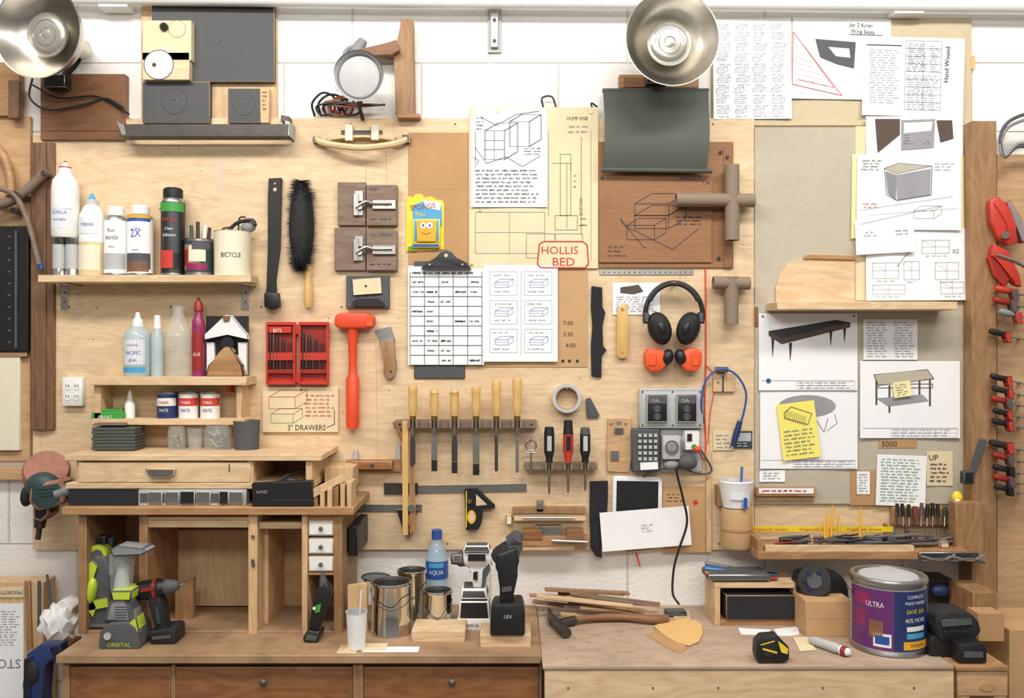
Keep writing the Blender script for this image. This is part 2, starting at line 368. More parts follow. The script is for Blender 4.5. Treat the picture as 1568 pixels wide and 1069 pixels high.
lat('glue_bottle',141,d,[(0,g),(18,g),(19,g-4),(19,372,'amber'),(18,330,'whitep'),(12,318),(10,315),(10,308,'lgrey'),(6,306),(2,297,'lblue'),(0,296)],'amber',lambda b:(b.cpatch(141,d,19,335,360,-50,50,'fpale'),b.ctext('TITEBOND',141,d,19.3,348,6,'inkblue',.7),b.cpatch(141,d,19,377,415,-60,60,'cream')))
def spray(name,px,r,top,body,cap,band,txt,tc,extra=None):
    b=B(name);b.lathe(px,d,[(0,g),(r,g),(r+.6,g-2,'steel'),(r,g-4,'steel'),(r,top+22,body),(r-2,top+17,'steel'),(r*.72,top+14,'steel'),(r*.72,top+2,cap),(r*.6,top,cap),(0,top,cap)],body)
    b.cpatch(px,d,r,g-10,g-34,-70,70,band)
    yy=top+40
    for t,sz in txt:b.ctext(t,px,d,r,yy,sz,tc,.8);yy+=sz+4
    if extra:extra(b)
    b.done()
spray('spray_can',178,17.6,317,'white','white','lgrey',[('Rust',8),('PRIMER',8),('white',5)],'dgrey')
spray('spray_can',215,19,315,'whitep','white','dgrey',[('ULTRA',6),('2X',17),('cover',6)],'blue',lambda b:(b.cpatch(215,d,19,g-6,g-22,-60,60,'brown'),b.cpatch(215,d,19,331,336,-70,70,'gold'),b.cpatch(215,d,19,336,341,-70,70,'blue')))
spray('adhesive_spray_can',265,17.6,289,'black','black','black',[],'white',lambda b:(b.lathe(265,d,[(14,308),(14.6,302),(14.6,291),(12,288.5),(0,288.5)],'black'),b.cpatch(265,d,18,312,326,-80,80,'green'),b.ctext('999 CA',265,d,18,342,9,'red',.8),b.ctext('Clear',265,d,18,354,6,'white'),b.ctext('Adhesive',265,d,18,364,7,'white',.8),b.cpatch(265,d,18,385,412,-70,20,'inkred')))
b=B('marker_cup');b.lathe(305,d,[(0,g),(21,g),(21,g-4,'steel'),(21,368),(22,367,'steel'),(20,367,'steel'),(20,380),(0,380)],'steel');b.cpatch(305,d,21,371,g-5,-90,90,'teal');b.cpatch(305,d,21.1,376,g-8,-60,20,'pink');b.cpatch(305,d,21.2,378,402,-25,45,'cream');b.cpatch(305,d,21.3,384,408,-60,-30,'redd');b.cpatch(305,d,21.4,372,384,-10,70,'dgrey');b.cpatch(305,d,21.4,405,415,-40,50,'magenta')
for x,m,x2 in ((294,'teal',293),(303,'black',303),(312,'white',315),(318,'black',321)):b.tube([(x,380,d),(x2,340+abs(x-303)*.6,d-.01)],2.8,m)
b.done()
b=B('enamel_cup');b.lathe(356,d,[(0,g),(27,g),(27,356),(28,355),(25,355,'lgrey'),(25,375),(0,375)],'cream');b.ctext('BICYCLE',356,d,27,396,10,'black',.8,ang=.2)
b.tube([(345,360,d),(362,342,d),(385,337,d+.01),(391,345,d+.02)],3,'dsteel',8,4);b.ell(380,348,d,12,8,6,'grey');b.tube([(350,370,d),(340,352,d),(352,348,d)],1.4,'dsteel',6,4);b.tube([(366,372,d),(366,336,d),(376,332,d)],1.5,'dsteel',6,4)
b.done()
b=B('two_tier_shelf');b.box(138,577,377,590,.0201,.12,'pine',.001);b.box(144,590,154,643,.0201,.1,'ply_v');b.box(140,642,374,651,.0201,.12,'pine',.001);b.box(362,590,370,643,.0201,.1,'ply_v');b.box(346,590,352,602,.0201,.06,'red');b.done()
z2=PW(0,577,.12).z;d=.07;g=by(z2,d)
lat('glue_bottle',211,d,[(0,g),(19,g),(20.5,g-4),(20.5,520),(18,508),(9,500),(8,490,'whitep'),(5,488),(2.5,478),(2,474,'red'),(0,474,'red')],'liquid',lambda b:(b.cpatch(211,d,20.3,520,558,-50,50,'fpale'),b.ctext('ORIGINAL',211,d,20.5,530,4,'inkblue'),b.ctext('PACIFIC',211,d,20.5,543,8,'inkblue',.8),b.ctext('glue',211,d,20.5,553,7,'inkblue'),b.cpatch(211,d,20.5,g-6,g-14,-55,55,'lblue')))
lat('squeeze_bottle',241,d+.005,[(0,g),(9,g),(9,515),(6,503),(5,492,'white'),(5,483,'white'),(0,482,'white')],'liquid')
lat('plastic_bottle',273,d,[(0,g),(18,g),(20,g-5),(18.5,g-14),(20,g-22),(18.5,g-32),(20,540),(20,520),(18,505),(12,490),(8,480),(8,470,'clear'),(9,468,'clear'),(0,468)],'clear')
lat('squeeze_bottle',304,d,[(0,g),(9.5,g),(10,500),(9,490),(6,486),(5.5,478,'magenta'),(7,476),(6,464,'redd'),(3,460),(2,456),(0,456)],'magenta',lambda b:(b.cpatch(304,d,10,510,565,-50,50,'redd'),b.ctext('GLUE',304,d,10.2,545,7,'white',.7)))
b=B('block_plane');b.box(315,484,379,g,.045,.06,'black',.001);b.poly([(313,512),(345,482),(352,482),(379,514),(379,520),(348,512),(313,520)],.06,.085,'white',.001);b.poly([(316,524),(328,524),(331,575),(316,575)],.06,.07,'white');b.poly([(364,524),(378,524),(378,575),(366,575)],.06,.07,'white')
b.poly([(314,578),(318,560),(337,541),(342,530),(352,530),(358,541),(370,560),(374,578)],.06,.095,'oak',.004,2);b.disc(348,527,10,.06,.08,'black',ry=12);b.poly([(340,484),(352,484),(350,492),(342,492)],.06,.09,'brown');b.done()
z3=PW(0,642,.12).z;d=.07;g=by(z3,d)
b=B('cardboard_tape_box');b.box(140,632,188,by(z3,.10),.05,.10,'green',.001);b.poly([(143,633),(186,633),(183,627),(146,627)],.05,.09,'green');b.text('FROG',150,642,8,.1006,'white');b.done()
lat('dropper_bottle',199,d,[(0,g),(7.5,g),(7.5,618),(4,612),(4,606,'white'),(3,605),(1.6,597),(0,597)],'whitep')
for x,c in ((256,'blue'),(289,'white'),(322,'white')):
    def ex(b,x=x,c=c):
        b.cpatch(x,d,14.5,606,640,-80,80,'navy' if x<270 else 'white');b.cpatch(x,d,14.7,609,621,-80,80,'white' if x<270 else 'inkred');b.ctext('TIMBER',x,d,15,618,6,'red' if x<270 else 'white',.8);b.ctext('MATE',x,d,15,630,7,'white' if x<270 else 'blue',.8)
    lat('wood_filler_can',x,d,[(0,g),(14.5,g),(14.5,604),(15.2,603),(15.2,600,'steel'),(12,600),(12,602),(0,602)],c,ex)
zc=PW(0,697,.25).z
b=B('sandpaper_stack')
for i in range(7):
    w=random.uniform(-1.5,1.5);b.box(141+w,655+i*5,207+w,659.4+i*5,.09,.16,'dgrey' if i%2 else 'olive')
b.wbox((PW(145,0,.16).x,-.155,zc),(PW(205,0,.16).x,-.09,zc+.02),'dgrey');b.poly([(141,652),(190,652),(187,648),(144,648)],.1,.15,'greywood');b.done()
d=.11;g=by(zc,d)
for x,r,t in ((271,13.5,652),(334,21,650)):lat('glass_jar',x,d,[(0,g),(r,g),(r,t+8),(r*.85,t+3),(r*.85,t)],'clear',lambda b,x=x,r=r,t=t:[b.tube([(x+random.uniform(-r*.7,r*.7),g-random.uniform(2,26),d+random.uniform(-.02,.02)),(x+random.uniform(-r*.7,r*.7),g-random.uniform(2,26),d)],1.6,random.choice(['steel','dgrey','brass','dsteel'])) for _ in range(44 if r>20 else 18)])
lat('drinking_tumbler',299,d,[(0,g),(10,g),(12.5,655)],'clear')
lat('dark_plastic_cup',378,d,[(0,g),(18,g),(20,644),(18.5,644),(17,g-3),(0,g-3)],'dgrey')
b=B('power_outlet');b.box(95,578,126,622,.0201,.04,'white',.003,2)
for x in (103,117):
    for y in (592,608):b.disc(x,y,5,.04,.0415,'whitep',ry=6);b.box(x-2.4,y-3,x-1.4,y+1,.0415,.042,'dgrey',0);b.box(x+1.4,y-3,x+2.4,y+1,.0415,.042,'dgrey',0)
b.done()

# ---------------- TOP LEFT
b=B('mounting_board');b.box(62,113,191,180,W0,.03,'brown');b.box(62,180,191,214,.021,.03,'brown');b.box(70,122,186,200,.03,.032,'brown',0);b.done()
def dish(name,x,y,r,dc,ax,clampto):
    b=B(name);c=PW(x,y,dc);k=S*F(dc)*r/70;a=Vector(ax).normalized();o=c-a*92*k
    b.rev(o,a,[(0,-20),(14,-20),(16,-16),(16,20),(24,30),(30,36),(50,50),(64,75),(69,90),(71,92),(69.5,91.5),(66,85,'alu'),(61,76),(55,67),(46,58),(28,50),(0,48)],'alu',k,56)
    b.rev(o,a,[(12,46,'glassbulb'),(20,52,'glassbulb'),(31,62),(34,68,'alu'),(33,70,'steel'),(30,69,'glassbulb'),(28,71),(22,72),(21,70.5),(17,71),(16,73),(9,73.5),(8,72),(0,74)],'glassbulb',k,40)
    q=PW(*clampto);oo=o-a*18*k
    rs=[]
    for p in [oo,oo*.6+q*.4+Vector((0,.01,0)),q]:rs.append([b.bm.verts.new(p+Vector((math.cos(t*math.pi/4),0,math.sin(t*math.pi/4)))*.011) for t in range(8)])
    b.rings(rs,'black')
    b.wbox(q-Vector((.03,.02,.015)),q+Vector((.03,.02,.02)),'black');return b
b=dish('clamp_lamp',56,46,72,.22,(-.16,-1,-.06),(88,128,.055))
b.tube([(50,118,.06),(46,150,.05),(75,168,.045),(130,160,.042),(160,150,.04),(190,165,.04)],1.6,'dsteel',6,6);b.tube([(50,130,.05),(90,150,.045),(150,148,.04),(198,175,.04)],1.3,'black',6,6);b.done()
b=dish('clamp_lamp',1030,58,72,.22,(.04,-1,-.02),(1005,122,.055));b.done()
b=B('lamp_mounting_block');b.box(948,114,1070,134,W0,.03,'oak');b.box(955,118,1000,133,.03,.035,'brown');b.done()
b=B('wood_offcut_board');b.box(-40,95,29,177,W0,.03,'oak');b.box(12,122,28,180,.03,.05,'brown_v');b.done()
b=B('speaker_mockup_panels')
b.box(216,5,424,190,W0,.012,'ply_v');b.box(232,5,420,125,.012,.03,'slate',.001);b.disc(329,57,11,.03,.0303,'black',bev=0);b.disc(329,57,10.3,.03,.0306,'slate',bev=0);b.disc(330,62,2,.03,.032,'black')
b.box(218,31,293,92,.03,.055,'manila',.001);b.box(218,80,290,122,.03,.055,'ply',.001);b.disc(271,44,13.5,.055,.0555,'greywood',bev=0);b.disc(271,44,12.8,.055,.056,'manila',bev=0);b.ax((251,41,.055),(251,41,.066),[(0,0),(6,0),(6.5,.3),(5,1),(0,1)],'black',20);b.disc(243,99,23,.055,.0556,'black',36,bev=0);b.disc(243,99,21.8,.055,.0562,'white',36,bev=0);b.disc(236,99,3.4,.056,.0575,'black');b.box(246,72,262,76,.055,.056,'white')
b.box(218,125,321,188,.012,.035,'slate',.001);b.disc(267,155,20,.035,.0354,'black',36,bev=0);b.disc(267,155,19.2,.035,.0357,'slate',36,bev=0);b.disc(267,152,3,.035,.037,'black')
b.box(349,135,399,188,.012,.035,'slate',.001);b.disc(374,160,17,.035,.0354,'black',36,bev=0);b.disc(374,160,16.2,.035,.0357,'slate',36,bev=0);b.disc(374,157,2.4,.035,.037,'black')
b.box(399,135,412,188,.012,.035,'ply_v',.001);b.scrib(401,138,410,170,5,.0356,'ink')
b.done()
b=B('metal_channel_shelf')
b.wbox((PW(186,0,.08).x,-.085,PW(0,209,.08).z),(PW(442,0,.08).x,-.036,PW(0,207,.08).z),'dsteel',.0003)
b.poly([(190,190),(442,190),(440,209),(193,209)],.082,.0845,'dsteel',.0005);b.poly([(178,184),(190,192),(196,209),(186,206)],.04,.083,'steel',.0005);b.poly([(436,184),(444,186),(443,208),(436,206)],.021,.083,'lgrey',.0005)
b.poly([(430,176),(443,178),(443,186),(430,186)],.021,.05,'dsteel');b.done()
b=B('desk_lamp');o=PW(549,116,.16);k=S*F(.16);a=Vector((-.03,-1,-.06)).normalized();o2=o-a*55*k
b.rev(o2,a,[(0,-6),(12,-6),(18,0),(24,10),(34,40),(38,55),(39,57),(37,56),(33,44,'lgrey'),(31,50,'lgrey'),(29,51),(0,50)],'alu',k,40)
b.tube([(553,84,.05),(545,72,.05),(530,78,.06),(528,95,.06)],3.5,'grey',8,5);b.ax((556,62,.05),(540,88,.06),[(0,0),(7,0),(9,.3),(9,1),(0,1)],'grey');
b.tube([(548,150,.08),(552,170,.04),(556,184,.025)],3,'dsteel',8,3);b.tube([(520,112,.1),(512,125,.06),(518,140,.05)],1.2,'dsteel',6,4);b.done()
b=B('wooden_bracket_mockup');b.poly([(614,28),(632,28),(635,176),(606,176),(604,84),(570,80),(570,76),(604,66),(610,60)],W0,.04,'oak_v',.002);b.poly([(535,76),(580,70),(606,60),(612,76),(600,84),(560,86)],.04,.065,'brown',.003);b.box(608,174,643,180,W0,.05,'oak');b.done()
b=B('coiled_cord')
for i,(m,x) in enumerate((('black',490),('black',500),('redd',518),('black',530),('pink',508))):
    b.tube([(x-8,178,.01),(x-12,158,.03),(x+4,142+i*3,.035),(x+22,150,.03),(x+20,172,.02),(x+2,176,.02),(x-4,162,.03),(x+30,156+i*2,.04),(x+60,160,.03)],1.7,m,6,6)
b.done()
b=B('hook_cord');b.tube([(832,165,.02),(830,150,.02),(845,148,.02),(852,166,.022)],1.6,'black',6,5);b.tube([(915,164,.02),(905,158,.02),(912,178,.022)],1.4,'black',6,4);b.done()
b=B('curved_strap_handle');b.tube([(483,212,.03),(500,220,.05),(555,226,.07),(605,220,.05),(624,212,.03)],5,'lightwood',8,5)
b.poly([(498,208),(515,197),(545,193),(570,193),(592,198),(606,208),(603,216),(585,212),(555,208),(520,212),(503,216)],.0201,.05,'lightwood',.003,2);b.poly([(522,199),(586,199),(586,205),(522,205)],.05,.054,'dgrey')
b.box(478,208,490,218,.0201,.04,'dsteel',.002);b.box(615,205,628,218,.0201,.04,'dsteel',.002);b.box(528,190,540,215,.05,.06,'cream',.001);b.box(568,190,580,214,.05,.06,'cream',.001);b.done()

# ---------------- HANGING TOOLS LEFT
b=B('pry_bar');b.poly([(411,273),(431,272),(430,300),(428,380),(420,430),(424,462),(414,474),(404,466),(408,440),(410,380),(410,300)],.02,.035,'black',.002);b.poly([(404,448),(426,448),(428,470),(416,475),(404,470)],.035,.06,'black',.004,2);b.disc(421,290,3,.035,.0355,'ply',10);b.disc(421,281,1.6,.035,.0355,'ply',8);b.done()
b=B('bench_brush');
b.box(452,280,470,412,.022,.04,'black',.003)
for i in range(2600):
    y=random.uniform(277,414);w=25+2.5*math.sin(y*.3);t=random.uniform(-1.5,1.5);wv=w*min(1,.72+.012*min(y-277,414-y))
    x2=461+wv*math.sin(t)+random.uniform(-1.5,1.5);dd=.03+.048*math.cos(t)
    p0=PW(461,y,.035);p1=PW(x2,y+random.uniform(-7,7),dd);q=Vector((0,0,.0011));i_=b.mi('rubber')
    b.face([b.bm.verts.new(p0-q),b.bm.verts.new(p1),b.bm.verts.new(p0+q)],i_)
b.ell(462,346,.035,19,67,18,'rubber')
b.lathe(472,.035,[(0,472),(4,471),(7,462),(6.5,440),(5,425),(6,412),(5,405),(0,405)],'chisw');b.done()
def latch(y0,y1,x0):
    b=B('drawer_slide_sample');b.box(x0,y0,560,y1,.02,.035,'greywood',.001);b.box(561,y0+4,608,y1-0,.02,.042,'greywood',.001)
    m=(y0+y1)/2;b.box(543,m-20,556,m-4,.035,.04,'steel');b.box(541,m+2,556,m+18,.035,.04,'steel');b.box(541,m-16,549,m+18,.035,.044,'steel',.001)
    b.tube([(545,m+6,.05),(560,m-3,.055),(572,m,.05),(600,m,.05)],2.6,'steel',8,4);b.box(570,m-6,606,m+8,.042,.05,'steel',.001);b.disc(550,m+4,5,.04,.052,'white');b.disc(592,m+1,2,.05,.053,'dgrey',8)
    b.text('INSET' if y0<300 else 'FULL OVERLAY',566,y0+13,7,.0425,'ink',0,.75);b.scrib(565,y1-14,604,y1-4,1,.0425,'ink');b.done()
latch(279,345,517);latch(349,414,512)
b=B('clamp_pad_block');b.box(530,422,596,472,.02,.035,'dgrey',.001);b.rot(562,438,-4);b.box(540,426,584,451,.035,.042,'manila',.001);b.rot(0,0,0);b.disc(560,438,2,.042,.043,'ink',8)
b.poly([(538,462),(548,456),(580,456),(590,464),(586,470),(542,470)],.035,.045,'black',.002)
for x in (535,590):b.disc(x,466,1.8,.035,.037,'steel',8)
b.done()
b=B('drill_bit_case')
for x0,x1 in ((407,452),(457,503)):
    b.box(x0,493,x1,589,.02,.032,'red',.001,2);b.box(x0+4,499,x1-4,580,.032,.0325,'redd',0)
    for y in (493,584):b.box(x0+3,y,x1-3,y+5,.032,.045,'red')
    b.box(x0,493,x0+3,589,.032,.045,'red');b.box(x1-3,493,x1,589,.032,.045,'red')
    for i in range(7):
        x=x0+7+i*5.1;r=2.0-.14*i;b.lathe(x,.04,[(0,566),(r,566),(r,540),(r*.8,538),(r*.8,508+i*3),(0,506+i*3)],'dsteel' if i%2 else 'black',8)
    b.box(x0+3,540,x1-3,552,.032,.043,'red');b.box(x0+3,566,x1-3,572,.032,.043,'redd')
b.box(450,497,459,512,.02,.04,'red');b.box(450,572,459,586,.02,.04,'red');b.box(411,500,446,510,.032,.0455,'red',.001);b.text('BITS',418,509,8,.046,'white',0,.9);b.done()
b=B('pinned_sketch_board');b.box(402,593,518,662,.0201,.028,'manila',.0005);b.iso(412,608,40,18,18,.0286,'inkred');b.iso(415,634,34,14,14,.0286,'inkgreen');b.scrib(466,603,512,640,6,.0286,'inkred');b.text("3\" DRAWERS",440,659,12,.0288,'ink',0,.85);b.line([(500,655),(512,650),(512,628)],1,.0286,'ink');b.disc(461,597,2,.028,.03,'black',8);b.done()
b=B('dead_blow_mallet');b.poly([(512,484),(520,479),(562,479),(572,484),(572,497),(564,503),(520,503),(512,499)],.02,.065,'tomato',.006,3);b.box(560,482,571,500,.065,.068,'orange',.002)
b.lathe(540,.042,[(0,657),(9,656),(10,648),(10,580),(7,575),(6,560),(7,520),(10,500),(0,500)],'tomato');b.done()
b=B('putty_knife');b.poly([(575,505),(598,500),(605,522),(584,527)],.02,.026,'grey',.0005);b.poly([(581,522),(603,517),(604,540),(607,560),(604,578),(594,582),(587,574),(588,552),(583,535)],.02,.038,'oak_v',.003,2);b.disc(598,569,2,.038,.039,'black');b.disc(592,535,1.5,.038,.039,'brass',8);b.done()
b=B('toy_blister_pack');b.poly([(622,303),(628,300),(632,303),(636,297),(646,297),(650,303),(660,300),(668,306),(677,306),(680,312),(680,382),(622,386)],.0216,.024,'yellow',.0005)
b.poly([(632,314),(655,306),(676,316),(677,345),(655,352),(632,340)],.024,.0255,'lblue',0);b.text('SPONGE',628,322,11,.0265,'redd',-6,.95);b.text('Mini',636,331,9,.0265,'yellow');b.fill([(648,306),(676,310),(674,322),(652,318)],.0262,'white')
b.box(632,335,674,372,.024,.034,'lblue',.004,2);b.box(638,337,668,370,.034,.040,'gold',.002,1)
b.disc(648,345,5,.040,.041,'white');b.disc(658,345,5,.040,.041,'white');b.disc(648,345,2,.041,.0415,'blue');b.disc(658,345,2,.041,.0415,'blue');b.box(630,372,674,380,.024,.036,'blue',.003);b.line([(646,356),(653,359),(660,356)],1,.0405,'redd');b.box(624,376,640,384,.024,.03,'green',.002);b.done()

# ---------------- PAPERS CENTRE
b=B('cardboard_sheet');b.box(625,203,718,405,.0201,.0215,'kraft',0);b.line([(627,290),(716,290)],.5,.0217,'oak');b.done()
b=B('cardboard_sheet');b.box(850,412,900,562,.0201,.0225,'cardboard',0);b.box(735,540,850,562,.0201,.0222,'cardboard',0);b.text('7:00',862,498,9,.0232,'ink',0,1);b.text('3:30',862,515,9,.0232,'ink',0,1);b.text('4:50',866,532,9,.0232,'ink',0,1)
for x in (862,872,884):b.disc(x,553,2.6,.0225,.0232,'ink',10,bev=0)
b.done()
b=B('template_board');b.box(718,164,916,411,.0201,.027,'manila',.0004);q=.0276
b.text('HUMP KNB',868,184,8,q,'ink',0,.8);b.scrib(870,190,908,206,2,q,'inkgrey')
b.rect(858,236,874,330,.9,q,'inkgreen');b.line([(846,250),(874,250),(874,262)],.8,q,'inkgrey');b.line([(868,250),(868,350)],.8,q,'inkgreen');b.rect(850,330,884,352,.9,q,'inkgreen');b.scrib(876,265,884,290,3,q,'inkgreen')
b.rect(728,325,834,388,.7,q,'inkgrey');b.line([(728,356),(834,356)],.6,q,'inkgrey');b.line([(780,325),(780,388)],.6,q,'inkgrey');b.line([(840,200),(840,330)],.7,q,'inkgrey');b.line([(905,200),(905,400)],.6,q,'inkgrey');b.scrib(886,330,906,350,2,q,'ink')
b.rect(806,358,850,395,.8,q,'inkgrey');b.rect(850,358,892,372,.8,q,'inkgrey');b.line([(890,210),(890,360)],1.4,q,'kraft');b.text('BOTTOM',892,330,7,q,'inkgreen',-90,.9)
for x,y in ((728,172),(905,172),(722,405),(735,322)):b.disc(x,y,2.2,.027,.03,'brass',10)
b.done()
b=B('bed_sign_sticker');b.poly([(826,374),(832,370),(892,370),(899,375),(901,404),(896,410),(828,410),(823,405)],.027,.0285,'manila',.0003)
pp=[(826,374),(832,370),(892,370),(899,375),(901,404),(896,410),(828,410),(823,405),(826,374)];b.line(pp,2,.029,'inkred');b.text('HOLLIS',828,389,17,.029,'inkred',0,1.05);b.text('BED',845,407,18,.029,'inkred',0,1.1);b.done()
b=B('pinned_sketch');b.sheet(721,166,838,317,.0285,'paper',.004,8);q=.0298
for dx in (0,1.2):
    b.iso(742+dx,200,30,44,20,q,'ink',.5);b.iso(780+dx,186,30,38,18,q,'ink',.5)
b.line([(735,178),(760,192),(790,175),(826,170)],.7,q,'ink');b.line([(727,225),(745,250),(775,240),(800,255),(828,238)],.7,q,'ink');b.line([(728,200),(728,250)],.7,q,'ink');b.scrib(728,178,742,200,4,q,'ink');b.scrib(802,225,832,238,3,q,'ink');b.scrib(727,258,834,312,9,q,'ink',.55)
b.line([(742,215),(772,215)],.6,q,'ink');b.line([(742,229),(772,229)],.6,q,'ink');b.line([(757,200),(757,244)],.6,q,'ink');b.line([(724,240),(733,246),(727,256)],.7,q,'ink')
for i in range(9):b.line([(744+i*3,202),(748+i*3,213)],.35,q,'inkgrey')
b.disc(762,170,1.8,.0285,.0315,'brass',8);b.done()
b=B('clipboard');b.box(634,400,712,580,.0201,.026,'slate',.002);b.box(625,408,742,556,.026,.0265,'paper',0)
b.poly([(644,412),(650,402),(668,396),(674,386),(683,382),(692,386),(698,396),(716,402),(722,412)],.03,.048,'black',.003,2);b.disc(683,391,3,.048,.0485,'ply',12);b.disc(658,405,2,.048,.05,'steel',8);b.disc(708,405,2,.048,.05,'steel',8)
b.done()
b=B('schedule_grid_sheet');b.sheet(625,411,741,559,.0275,'paper',.003,8);q=.0287
for i in range(10):b.line([(628,424+i*15),(738,424+i*15)],.8,q,'ink')
for i in range(6):b.line([(628+i*22,416),(628+i*22,558)],.8,q,'ink')
b.scrib(630,413,738,423,1,q,'ink',.8)
for i in range(30):
    x=630+22*random.randrange(5);y=428+15*random.randrange(9);b.scrib(x,y,x+19,y+8,1,q,'ink',.6)
b.done()
b=B('pinned_drawing');b.sheet(741,406,854,554,.0285,'paper',.004);q=.0298
for i in range(3):
    for x in (750,803):
        b.rect(x,416+i*44,x+42,452+i*44,.4,q,'inkgrey');b.iso(x+8,432+i*44,20,8,8,q,'inkblue',.5);b.line([(x+8,436+i*44),(x+28,436+i*44)],.4,q,'inkblue');b.scrib(x+4,419+i*44,x+34,424+i*44,1,q,'inkgrey',.4);b.scrib(x+4,444+i*44,x+34,449+i*44,1,q,'inkblue',.4)
b.line([(798,414),(798,545)],.4,q,'inkgrey');b.done()
b=B('folded_vinyl_sheet');i_=b.mi('olive');pr=None
for k in range(17):
    t=k/16;y=136+126*t;dd=.042+.03*math.sin(min(1,t)*2.6);v=[b.bm.verts.new(b.P(923+3*math.sin(t*3),y,dd)),b.bm.verts.new(b.P(1085+4*math.sin(t*4)*t,y,dd))]
    if pr:b.face([pr[0],pr[1],v[1],v[0]],i_)
    pr=v
b.box(923,135,1086,140,.0305,.045,'slate');b.tube([(921,260,.055),(1090,262,.055)],3.5,'olive');b.disc(1005,157,2,.045,.06,'steel',10);b.done()
b=B('hardboard_sketch_panel');b.box(917,217,1123,410,.0201,.026,'hardboard',.0005);b.box(917,267,1090,402,.026,.031,'hardboard',.0006);b.box(1108,225,1122,410,.026,.029,'brown');q=.0316
b.iso(972,312,52,18,26,q,'ink',1);b.iso(972,330,52,20,26,q,'ink',1);b.line([(950,335),(955,345),(1030,382),(1070,350)],1,q,'ink');b.line([(950,335),(985,378),(990,380)],1,q,'ink');b.iso(960,345,42,22,18,q,'ink',1);b.scrib(1034,330,1080,346,3,q,'ink',.7);b.text('WALNUT',1040,276,9,q,'ink',0,.9);b.text('134',1075,283,8,q,'ink');b.scrib(930,375,960,395,3,q,'ink')
for x,y in ((1104,232),(1101,395),(922,272),(1114,240)):b.disc(x,y,2.6,.026,.034,'black',10)
b.done()
def mallet(px0,px1,yh,xv,y0,y1,r,dd=.055):
    b=B('pipe_mallet');b.ax((px0,yh,dd),(px1,yh+1,dd),[(0,.03),(r*.8,.03),(r*.8,.0),(r,.0),(r,1),(r*.8,1),(r*.8,.96),(0,.96)],'tube_tan',24);b.ax((xv,y0,dd),(xv,y1,dd),[(0,.05),(r*.8,.05),(r*.8,0),(r*1.05,.0),(r*1.05,1),(r*.8,1),(r*.8,.95),(0,.95)],'tube_tan',24);b.tube([(xv,yh,.022),(xv,yh,dd)],2,'steel');b.done()
mallet(1035,1155,306,1121,253,368,10.5,.062);mallet(1092,1148,433,1120,424,497,10)
b=B('perforated_steel_strip');b.box(918,413,1062,421,.02,.023,'steel')
for i in range(18):b.disc(925+i*7.8,417,1.3,.023,.0232,'dgrey',8,bev=0)
b.done()
b=B('pinned_leaflet');b.sheet(938,433,1011,482,.0215,'paper',.003);q=.0238;b.fill([(950,440),(978,436),(985,446),(970,450),(950,448)],q,'fbrown');b.scrib(942,453,1006,478,7,q,'inkgrey');b.done()
b=B('wooden_paddle');b.poly([(946,468),(960,465),(962,488),(962,544),(958,549),(948,549),(944,544),(945,488)],.024,.036,'chisw',.002,2);b.disc(953,474,3,.036,.0365,'oak');b.disc(953,540,2,.036,.0365,'oak');b.tube([(953,540,.02),(953,540,.026)],1.5,'steel');b.done()
b=B('abrasive_strip');b.poly([(906,438),(922,440),(922,470),(927,478),(922,500),(923,530),(929,536),(921,545),(921,578),(906,576),(905,530),(908,500),(905,470)],.0201,.03,'abras',.001);b.done()
b=B('abrasive_strip');b.poly([(904,738),(931,737),(931,760),(929,800),(920,840),(922,855),(912,852),(905,840),(903,790)],.0201,.032,'abras',.001);b.done()
b=B('headphones');dd=.06
arc=[(1032+44*math.cos(t),483-50*math.sin(t),dd) for t in [math.pi*(-.08+1.16*k/20) for k in range(21)]]
b.tube(arc,3.8,'black',10);b.tube([(x*.94+1032*.06,y*.96+483*.04,dd+.006) for x,y,_ in arc[4:17]],3,'rubber',8);b.tube([(x,y,dd-.004) for x,y,_ in arc[2:19]],2.5,'dgrey',8)
for s in (-1,1):
    b.ell(1032+s*22,503,dd+.01,18,26,14,'black',s*-18);b.ell(1032+s*20,503,dd+.03,13,21,10,'rubber',s*-18);b.ell(1032+s*19,503,dd+.042,7,12,6,'black',s*-18);b.box(1032+s*42-4,478,1032+s*42+4,494,dd-.01,dd+.02,'dgrey',.002)
b.tube([(1032,434,.02),(1032,434,.07)],3,'oak');b.done()
b=B('ear_defenders')
for s in (-1,1):
    b.poly([(1032+s*12,541),(1032+s*20,534),(1032+s*38,533),(1032+s*44,542),(1032+s*43,560),(1032+s*36,569),(1032+s*20,568),(1032+s*12,560)],.0201,.07,'orange',.005,2);b.ell(1032+s*10,547,.06,9,13,10,'black',s*15);b.poly([(1032+s*26,541),(1032+s*38,541),(1032+s*38,560),(1032+s*28,560)],.07,.073,'orange',.001)
b.tube([(1020,560,.05),(1032,545,.06),(1044,560,.05)],2,'dgrey',6,4);b.done()
b=B('tape_roll');b.ax((868,610,.0201),(868,610,.05),[(17,0),(22,0),(22,1),(17,1),(17,0)],'lgrey',36);b.ax((868,610,.021),(868,610,.049),[(16,0),(17.2,0),(17.2,1),(16,1),(16,0)],'oak',36);b.tube([(868,594,.0201),(868,594,.06)],1.6,'steel');b.done()
b=B('speed_square');b.poly([(897,611),(904,609),(918,636),(916,640),(899,640)],.0201,.028,'dgrey',.001);b.done()
b=B('chisel_rack');b.box(603,644,822,656,.0201,.06,'greywood',.001);b.disc(612,650,2,.06,.061,'black',8);b.disc(814,650,2,.06,.061,'black',8)
for x in (632,665,696,729,760,792):
    for s in (-1,1):b.box(x+s*6-2,644,x+s*6+2,656,.06,.086,'greywood')
b.done()
